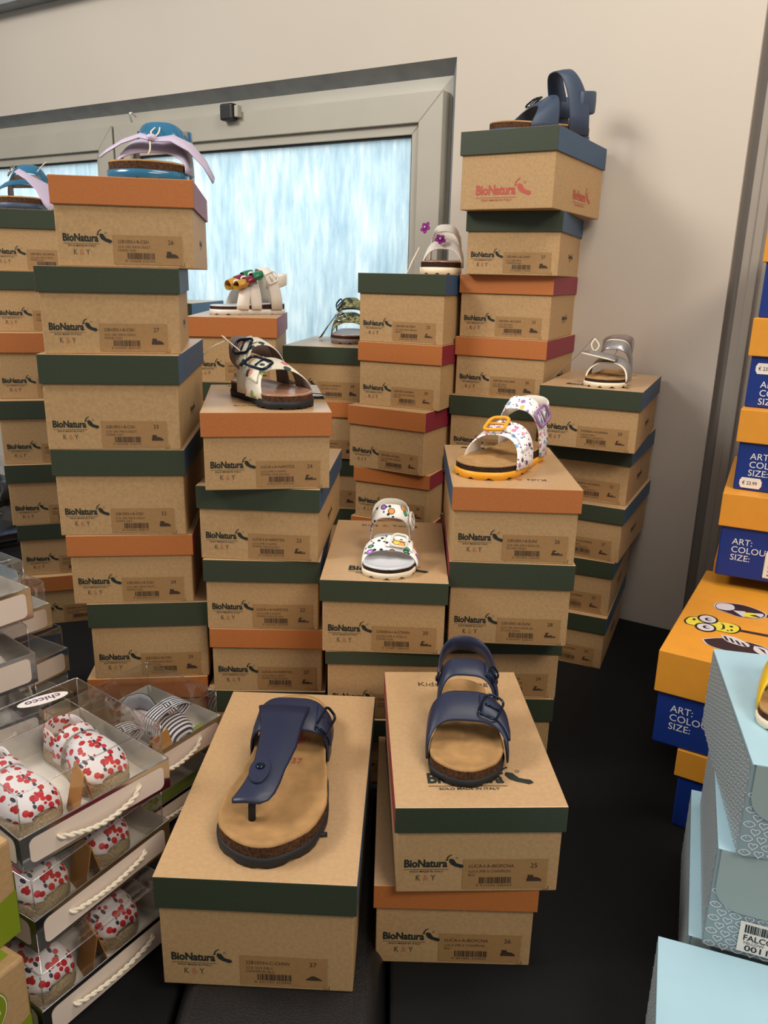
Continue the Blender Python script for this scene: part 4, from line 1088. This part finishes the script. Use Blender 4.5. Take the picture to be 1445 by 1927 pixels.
PG = 'clear baby shoe boxes in the front left stack'
PBX = [('clear-lidded baby shoe box with cherry print shoes, top of the front left stack', -.2633, .6419, .1428, .9231, .1604, .1584, .0752, .0346, 'sag', True),
       ('clear-lidded baby shoe box with cherry print shoes, middle of the front left stack', -.2581, .6320, .0705, 1.0493, .1622, .150, .0720, .0350, 'front', False),
       ('clear-lidded baby shoe box with cherry print shoes, lowest of the front left stack', -.2455, .5965, .0, 1.0023, .152, .150, .0702, .0370, 'front', False)]
PN = ['in the top clear box', 'in the middle clear box', 'in the lowest clear box']
for q, (lab, x, y, z, rz, w, d, h, th, cord, br) in enumerate(PBX):
    clear_box(lab, x, y, z, rz, w, d, h, th, PG, cord, br)
    for lx, nm in ((-.039, 'left'), (.036, 'right')):
        px_, py_ = frame_pt(x, y, rz, lx, .030 if q == 0 else .026)
        espadrille(f'white cherry-print baby espadrille, {nm} one {PN[q]} at front left', px_, py_, z + .0018, rz + (.02 if lx < 0 else -.02), K['cherry'], 'jute', L=.118 if q < 2 else .110, group='cherry print baby espadrilles', side=1 if lx > 0 else -1)
    px_, py_ = frame_pt(x, y, rz, -.001, .030)
    card_tag('brown folded card standing between the shoes ' + PN[q], px_, py_, z + .0018, rz + 1.30, hh=.050, group='brown cards between the cherry shoes')
QB = (-.2485, .8385, 1.00, .165, .140)
clear_box('clear-lidded baby shoe box holding navy striped shoes behind the cherry boxes', QB[0], QB[1], .0715, QB[2], QB[3], QB[4], .0720, .0350, 'clear baby shoe boxes behind the cherry boxes', 'sag')
clear_box('clear-lidded baby shoe box with lime green card under the striped shoes', QB[0], QB[1], .0, QB[2], QB[3], QB[4], .0705, .0350, 'clear baby shoe boxes behind the cherry boxes', 'front')
for lx, nm in ((-.040, 'left'), (.034, 'right')):
    px_, py_ = frame_pt(QB[0], QB[1], QB[2], lx, .014)
    espadrille(f'navy striped baby shoe with bow, {nm} one behind the cherry boxes', px_, py_, .0733, QB[2] + .03, K['stripe'], 'navybk', L=.112, strap=False, group='navy striped baby shoes', bow=True, lin='poplilac', side=1 if lx > 0 else -1)
px_, py_ = frame_pt(QB[0], QB[1], QB[2], -.003, .022); card_tag('brown folded card with purple badge beside the striped shoes', px_, py_, .0733, QB[2] + .15, hh=.040, text=True)
px_, py_ = frame_pt(QB[0], QB[1], QB[2], .01, .012)
b = MB(); b.box((-.055, 0, 0), (.055, .0012, .030)); o = b.build('green_card', K['limegreen']); o.location = (px_, py_, .0018); o.rotation_euler = (-.35, 0, QB[2]); tag(o, 'lime green card standing in the clear box under the striped shoes', 'card')
px_, py_ = frame_pt(QB[0], QB[1], QB[2], .058, .012)
b = MB(); b.box((-.018, 0, 0), (.018, .0012, .022)); o = b.build('green_card', K['limegreen']); o.location = (px_ - .004, py_ - .002, .0733); o.rotation_euler = (-.5, 0, QB[2]); tag(o, 'small lime green card at the toe of the striped shoe', 'card')

RG = 'clear baby shoe boxes at the left picture edge'
R_ = [('top', .2380, .0765, .9680, None), ('second down', .1592, .0775, .8841, 'none'), ('third down', .0800, .0780, .8276, 'none'), ('lowest', .0, .0780, .8005, 'none')]
for q, (nm, z, h, rz, cord) in enumerate(R_):
    clear_box(f'clear-lidded baby shoe box with white label, {nm} at left picture edge', -.4805, .8390 - (.0143 if q else 0), z, rz, .165, .112, h, .0410, RG, None if q == 1 else ('front' if q > 1 else 'blank'))
    if q < 2:
        px_, py_ = frame_pt(-.4805, .8390 - (.0143 if q else 0), rz, .034, .006)
        espadrille(f'white baby shoe in the {nm} clear box at left picture edge', px_, py_, z + .002, rz, K['whitelin'], 'tissue', L=.098, group='white baby shoes in clear boxes', strap=False)
SG = 'clear baby shoe boxes behind the left edge stack'
for q, (nm, z, rz, x, y, cord) in enumerate((('top', .1474, .9682, -.5217, .9896, 'blank'), ('middle', .0737, 1.0613, -.4984, .9906, 'hang'), ('lowest', .0, 1.0150, -.4984, .9906, 'front'))):
    clear_box(f'clear-lidded baby shoe box, {nm} of the shaded stack behind the left edge boxes', x - .012, y + .016, z, rz, .165, .130, .0732, .0380, SG, cord)
    if q == 0:
        px_, py_ = frame_pt(x - .012, y + .016, rz, .03, .008); espadrille('white baby shoe in the shaded clear box behind the left edge', px_, py_, z + .002, rz, K['whitelin'], 'tissue', L=.115, group='white baby shoes in clear boxes', strap=False)
    if q == 1:
        px_, py_ = frame_pt(x - .012, y + .016, rz, .03, .05); card_tag('brown folded card inside the shaded clear box at left', px_, py_, z + .002, rz + .7, hh=.032)

# ------------------------------------------------------------------ kraft and green boxes in the lower left corner
def green_box(label, x, y, z, rz, w, d, h):
    t = thing('gift_shoe_box', label, 'shoe box', (x, y, z), rz, 'kraft and green boxes in the lower left corner')
    b = MB(); hw = w / 2; b.box((-hw, 0, 0), (hw, d, h)); b.build('body', K['kraft'], t, bevel=.003)
    b = MB(); n = 16; top = [(-hw + .001 + (w - .002) * k / n, h * (.52 + .10 * math.sin(k / n * 5.2 + .6))) for k in range(n + 1)]
    b.flat(([(-hw + .001, .001), (hw - .001, .001)] + top[::-1], [tuple(range(n + 3))]), (0, -.0004, 0), EX, EZ, 0)
    b.flat(([(0.001, .001), (d - .001, .001), (d - .001, h * .5), (.001, h * .62)], [(0, 1, 2, 3)]), (hw + .0004, 0, 0), (0, 1, 0), EZ, 0)
    b.flat(rect2(-hw + .01, .012, hw - .006, d - .01), (0, 0, h + .0003), EX, (0, 1, 0), 0)
    b.build('green_print', K['kraftgreen'], t)
    b = MB(); b.flat(ell2(hw - .040, h * .74, .020, .022, 28), (0, -.0008, 0), EX, EZ, 0); b.flat(stroke2(ell2(hw - .040, h * .74, .0185, .0205, 28)[0], .0009), (0, -.0011, 0), EX, EZ, 1)
    for k in range(5): b.flat(stroke2(ell2(hw - .040 + (k - 2) * .0045, h * .74 + (k % 2) * .004, .0022, .0060, 10, .5)[0], .0008), (0, -.0011, 0), EX, EZ, 1)
    b.build('oval_badge', [K['kraftgreen'], K['panel']], t)
    b = MB(); b.flat(stroke2(ell2(hw - .058, h * .27, .030, .019, 30)[0], .002), (0, -.0010, 0), EX, EZ, 1); b.flat(ell2(hw - .058, h * .27, .029, .018, 30), (0, -.0008, 0), EX, EZ, 0)
    b.build('oval_window', [K['darkhole'], K['kraft']], t)


green_box('kraft and apple green box with dark oval window, upper one in the lower left corner', -.3475, .4541, .1130, 1.0954, .2031, .16, .0943)
green_box('kraft and apple green box, lower one in the lower left corner', -.3341, .4325, .0, 1.0844, .197, .16, .1126)

# ------------------------------------------------------------------ orange and blue shoe boxes on the right
def tab_label(b, x, z, y, w, h):
    v = [(x + w * .09, z), (x + w * .91, z), (x + w, z + h * .3), (x + w, z + h * .7), (x + w * .91, z + h), (x + w * .09, z + h), (x, z + h * .7), (x, z + h * .3)]
    b.flat((v, [tuple(range(8))]), (0, y, 0), EX, EZ, 0)


def orange_box(label, x, y, z, rz, w, d, h, lh, price=None, stamp=False, text=True, tilt=0, art=False):
    dx, dy = -math.sin(rz), math.cos(rz)
    t = thing('shoe_box', label, 'shoe box', (x + dx * d / 2, y + dy * d / 2, z), rz, 'orange and royal blue shoe boxes on the right')
    of = -d / 2; hw = w / 2; n = .0045
    b = MB(); b.box((-hw + n, of + n, 0), (hw - n, of + d - n, h - .003)); b.build('body', K['oboxbody'], t, bevel=.0022)
    lo = lid_shell(w, d, h - lh, h, .0018, (0, 0, 0, 0, 0)).build('lid', [K['oboxlid']], t, bevel=.0022); lo.location = (0, of, 0)
    yf = of + n - .0004; bh = h - lh
    if text:
        b = MB(); zz = bh * .40 if price == 'top' else bh * .66
        for k, s_ in enumerate(('ART:', 'COLOUR:', 'SIZE:')): b.flat(line_h(s_, -hw + .021, zz - k * .0118, .0128, 1.0), (0, yf, 0), EX, EZ, 0)
        b.build('printed_lines', K['whiteink'], t)
    if price:
        b = MB(); xp, zp = (.012, bh * .66) if price == 'top' else (.012, .004)
        tab_label(b, -hw + xp, zp, yf - .0001, .029, .0150); b.flat(line_h('\u20ac 23.99', -hw + xp + .0035, zp + .005, .0072, .86), (0, yf - .0004, 0), EX, EZ, 1)
        b.build('price_label', [K['pricetag'], K['blackink']], t)
    if stamp:
        b = MB(); x0 = -hw + .066; b.flat(rect2(x0, .006, x0 + .045, .044), (0, yf - .0001, 0), EX, EZ, 0)
        for k in range(13): b.flat(ell2(x0, .0075 + k * .003, .0009, .0009, 8), (0, yf - .0003, 0), EX, EZ, 1)
        for k in range(15): b.flat(ell2(x0 + k * .0032, .0060, .0009, .0009, 8), (0, yf - .0003, 0), EX, EZ, 1)
        for k, s_ in enumerate(('G', 'BLU', '31')): b.flat(line_h(s_, x0 + .005, .033 - k * .0115, .0115, 1.0, .012), (0, yf - .0004, 0), EX, EZ, 1)
        b.build('size_label', [K['pricetag'], K['blackink']], t)
    return t, lo, of


for x, y, z, rz, w, d, h, lh, pr, stp, nm in (
      (.5863, 1.0914, .6126, -.545, .18, .25, .1185, .0447, None, False, 'topmost'), (.579, 1.0759, .4901, -.5303, .18, .26, .1225, .0511, 'top', False, 'second down'),
      (.5718, 1.0567, .3751, -.5045, .1796, .265, .115, .0459, 'low', False, 'third down'), (.557, 1.0381, .2525, -.4517, .1803, .28, .1226, .0477, None, True, 'fourth down'),
      (.5865, 1.1000, .1263, -.4477, .18, .19, .1262, .045, None, False, 'fifth down'), (.5865, 1.1000, 0, -.4477, .18, .19, .1263, .045, None, False, 'lowest')):
    orange_box(f'orange-lidded royal blue shoe box, {nm} in the tall stack at the right edge', x, y, z, rz, w, d, h, lh, pr, stp, text=nm != 'topmost')
t, lo, of = orange_box('wide orange-lidded blue shoe box with printed ice-lolly drawings on its lid', .4215, .8128, .1096, -.5309, .204, .3244, .1248, .0540)


def spline2(pts, n=5): return [(p.x, p.y) for p in smooth_path([(x, y, 0) for x, y in pts + pts[:1]], n)[:-1]]


zt = .1248 + .0003
def art(polys, name):
    b = MB()
    for k, (pts, m_) in enumerate(polys): b.flat((pts, [tuple(range(len(pts)))]), (0, 0, zt + .00006 * k), EX, (0, 1, 0), m_)
    b.build(name, [K['blackink'], K['popyellow'], K['poplilac'], K['popbrown'], K['pricetag']], lo)


def blob(pts, grow, m_):
    cx = sum(p[0] for p in pts) / len(pts); cy = sum(p[1] for p in pts) / len(pts)
    return spline2([(cx + (p[0] - cx) * (1 + grow), cy + (p[1] - cy) * (1 + grow)) for p in pts]), m_


Y = [(-.092, .108), (-.088, .123), (-.074, .129), (-.055, .128), (-.040, .130), (-.030, .124), (-.029, .110), (-.036, .099), (-.052, .098), (-.072, .099), (-.087, .098)]
art([([(-.03, .117), (.010, .121), (.013, .113), (-.03, .110)], 3), blob(Y, .07, 0), blob(Y, 0, 1), (ell2(-.068, .128, .013, .015, 20, .1)[0], 0), (ell2(-.068, .128, .0102, .0120, 20, .1)[0], 2), (ell2(-.066, .099, .013, .0145, 20, -.1)[0], 0), (ell2(-.066, .099, .0102, .0115, 20, -.1)[0], 2),
     (ell2(-.067, .127, .0045, .0050, 14)[0], 0), (ell2(-.0655, .1275, .0028, .0030, 14)[0], 2), (ell2(-.065, .0995, .0045, .0050, 14)[0], 0), (ell2(-.0635, .1, .0028, .003, 14)[0], 2),
     ([(-.052, .125), (-.046, .118), (-.044, .108), (-.049, .101), (-.047, .107), (-.048, .117)], 0), (ell2(-.038, .119, .0022, .0025, 8)[0], 0), (ell2(-.036, .107, .0018, .0022, 8)[0], 0), (ell2(-.083, .116, .002, .003, 8)[0], 0), (ell2(-.040, .103, .0014, .0014, 8)[0], 0)], 'lolly_drawing')
Bk = [(-.068, .182), (-.064, .196), (-.048, .203), (-.034, .205), (-.018, .200), (-.006, .190), (-.006, .176), (-.016, .166), (-.034, .160), (-.046, .164), (-.056, .168), (-.064, .172)]
art([([(-.006, .188), (.030, .190), (.032, .182), (-.006, .178)], 3), blob(Bk, .05, 2), blob(Bk, 0, 3), (spline2([(-.067, .182), (-.063, .195), (-.048, .198), (-.043, .184), (-.05, .174), (-.062, .173)]), 2), ([(-.044, .178), (-.030, .183), (-.022, .166), (-.030, .162)], 2),
     (spline2([(-.028, .180), (-.014, .184), (-.007, .178), (-.016, .167), (-.030, .165)]), 1), (spline2([(-.016, .184), (-.008, .186), (-.007, .178), (-.014, .172)]), 2), (stroke2(spline2([(-.022, .172), (-.016, .176), (-.011, .172)]), .0014)[0][::2], 0)], 'lolly_drawing')
Ck = [(-.062, .060), (-.044, .076), (-.020, .082), (.004, .078), (.016, .064), (.014, .048), (-.004, .040), (-.030, .042), (-.052, .046)]
art([([(.012, .068), (.046, .070), (.048, .062), (.012, .058)], 3), blob(Ck, .05, 2), blob(Ck, 0, 3), (spline2([(-.046, .086), (-.030, .088), (-.012, .076), (-.014, .066), (-.036, .070)]), 2)] +
    [([(-.043 + .0072 * k, .085 - .003 * k), (-.0395 + .0072 * k, .0845 - .003 * k), (-.034 + .0072 * k, .072 - .002 * k), (-.0375 + .0072 * k, .0725 - .002 * k)], 0) for k in range(4)] +
    [(spline2([(-.006, .074), (.006, .074), (.014, .062), (.010, .050), (-.004, .060)]), 2), ([(-.002, .072), (.006, .068), (.010, .056), (.004, .064)], 0)], 'lolly_drawing')
orange_box('orange-lidded blue shoe box under the box with ice-lolly drawings', .4495, .7972, 0, -.5469, .196, .31, .1094, .0362, text=False)

# ------------------------------------------------------------------ pale blue heart-and-lemon boxes in the lower right
def heart2(cx, cy, s):
    p = []
    for k in range(20):
        a = 2 * PI * k / 20; p.append((cx + s * .0625 * 16 * math.sin(a) ** 3, cy + s * .0625 * (13 * math.cos(a) - 5 * math.cos(2 * a) - 2 * math.cos(3 * a) - math.cos(4 * a))))
    return p


def lemon2(cx, cy, s):
    p = []
    for k in range(22):
        a = 2 * PI * k / 22; q = abs(math.cos(a)) ** 12; p.append((cx + s * (1 + .28 * q) * math.cos(a), cy + s * .80 * math.sin(a)))
    return p


def motifs(b, x0, z0, x1, z1, o, ex, ez, m, st=.0112, s=.0036, skip=None):
    r = 0; z = z0 + s * 1.2
    while z < z1 - s:
        x = x0 + s * 1.5 + (st * .5 if r % 2 else 0); c = r
        while x < x1 - s * 1.3:
            if not (skip and skip(x, z)):
                if c % 2: b.flat(stroke2(heart2(x, z, s), .00075), o, ex, ez, m)
                else:
                    b.flat(stroke2(lemon2(x, z, s), .00075), o, ex, ez, m); b.flat(ell2(x - s * .25, z + s * .3, s * .18, s * .18, 6), o, ex, ez, m)
            x += st; c += 1
        z += st * .62; r += 1


def sky_box(label, x, y, z, rz, w, d, h, lab=True, front=True, side=True):
    dx, dy = -math.sin(rz), math.cos(rz)
    t = thing('shoe_box', label, 'shoe box', (x + dx * d / 2, y + dy * d / 2, z), rz, 'pale blue patterned shoe boxes in the lower right')
    of = -d / 2; hw = w / 2
    b = MB(); b.box((-hw, of, 0), (hw, -of, h - .0016), 0); b.build('body', [K['skygrey']], t, bevel=.0012)
    # hinged lid: top sheet that folds down as a tongue with rounded corners over the front
    zf = h * .42
    b = MB(); b.box((-hw, of - .001, h - .0015), (hw, -of, h), 0); b.build('lid', K['skyblue'], t, bevel=.0007)
    v = [(-hw + .003, h - .001)] + [(-hw + .003 + .022 * (1 - math.cos(a)), zf + .022 * (1 - math.sin(a))) for a in [PI / 2 * k / 8 for k in range(9)]] + [(hw - .003 - .022 * (1 - math.cos(a)), zf + .022 * (1 - math.sin(a))) for a in [PI / 2 * (8 - k) / 8 for k in range(9)]] + [(hw - .003, h - .001)]
    b = MB(); n = len(v); fr = [b.pt((p[0], of - .0013, p[1])) for p in v]; bk = [b.pt((p[0], of - .0003, p[1])) for p in v]
    b.face(fr[::1], 0); b.face(bk[::-1], 0)
    for j in range(n): b.face((fr[j], fr[(j + 1) % n], bk[(j + 1) % n], bk[j]), 0)
    b.build('lid_tongue', K['skyflap'], t)
    b = MB()
    if front: motifs(b, -hw, 0, hw, h * .72, (0, of - .0003, 0), EX, EZ, 0, skip=lambda x_, z_: z_ > zf + .004 and abs(x_) < hw - .012)
    if side: motifs(b, 0, 0, d, h - .002, (-hw - .0003, -of, 0), (0, -1, 0), EZ, 0)
    if b.v: b.build('printed_pattern', K['whiteink'], t)
    if lab:
        b = MB(); x0 = -hw + .027; yb = of - .0016
        b.flat(rect2(x0, .006, x0 + .075, .0375), (0, yb, 0), EX, EZ, 0); yb -= .0003
        rr = random.Random(5); q = x0 + .004
        while q < x0 + .068:
            u = rr.choice((.0005, .0008, .0013)); b.flat(rect2(q, .0265, q + u, .0350), (0, yb, 0), EX, EZ, 1); q += u + rr.choice((.0005, .0008))
        b.flat(fit('FALCOTTO B', x0 + .004, .0185, .046, .0060, .012), (0, yb, 0), EX, EZ, 1)
        b.flat(fit('YELLOW', x0 + .004, .0148, .017, .0026), (0, yb, 0), EX, EZ, 1)
        b.flat(fit('0011500737.91', x0 + .006, .0078, .062, .0060, .01), (0, yb, 0), EX, EZ, 1)
        b.build('barcode_label', [K['pricetag'], K['blackink']], t)


sky_box('pale blue shoe box with yellow sandal on its lid, top of the lower right stack', .3826, .5383, .1965, -.2339, .1642, .2142, .0891)
sky_box('pale blue patterned shoe box, middle of the lower right stack', .3689, .5382, .0931, -.3515, .1653, .2100, .1034)
sky_box('pale blue patterned shoe box, lowest of the lower right stack', .3611, .5490, 0, -.3618, .1655, .2283, .0931, lab=False)
sky_box('pale blue shoe box lying alone in front of the patterned stack, bottom right corner', .2574, .3311, 0, -.3354, .165, .228, .095, lab=False)
TOPZ['O'] = (.3826, .5383, -.2339, .2856)
t, f = sandal('O', -.043, .046, -12, 'yellow child sandal cut by the right picture edge on a pale blue box', .128, wide=1.2, side=1, zs=.008, zc=(.007, .010))
add_sole(f, t, K['whitesole'], K['cork'], K['suede'])
b = MB(); ribbon(b, arch_st(f, .34, .34, .44, .040, .040, .032, .040, .35), .0022, 0); b.build('front_strap', K['yellowlt'], t)
b = MB(); ribbon(b, arch_st(f, .62, .62, .68, .030, .030, .024, .056, .25), .0022, 0); b.build('instep_strap', K['yellowlt'], t)

# ------------------------------------------------------------------ wrapped shoes behind the left edge
t, f = None, None
p0 = Vector((-.985, 1.86, 0))
t = thing('plastic_bag', 'crumpled clear plastic bag behind the stack at the left picture edge', 'bag', p0, 0)
b = MB(); rr = random.Random(3); LL = []
for i in range(9):
    a = PI * i / 8; LL.append([(.14 * math.sin(a) ** .7 * math.cos(q) * (1 + rr.uniform(-.16, .16)) if 0 < i < 8 else .004 * math.cos(q), .12 * math.sin(a) ** .7 * math.sin(q) * (1 + rr.uniform(-.16, .16)) if 0 < i < 8 else .004 * math.sin(q), max(.0005, .105 - .105 * math.cos(a) + rr.uniform(-.010, .010))) for q in [2 * PI * k / 16 for k in range(16)]])
b.loops(LL, 0, cap0=True, cap1=True, sm=False); b.build('wrapper', K['clear'], t)
for k, (dx, dy, z, rz) in enumerate(((-.03, -.075, .012, -1.0), (.01, -.04, .10, -.6))):
    t = thing('sandal', 'dark sandal inside the crumpled clear bag at far left, ' + ('lower one' if k == 0 else 'upper one'), 'sandal', p0 + Vector((dx, dy, z)), rz, 'dark sandals in the clear bag')
    f = Foot(.14, 1.1, 1); add_sole(f, t, K['navybk'], K['corkdk'], K['slate'])
    b = MB(); ribbon(b, arch_st(f, .36, .36, .46, .030, .030, .022, .040, .3), .002, 0); s1 = b.build('front_strap', K['blacksoft'], t)
    A = arch_st(f, .62, .62, .66, .022, .022, .018, .052, .2); b = MB(); buckle(b, A, 12, .016, .018, .0014, 0, .005); b.build('buckle', K['mirror'], s1)
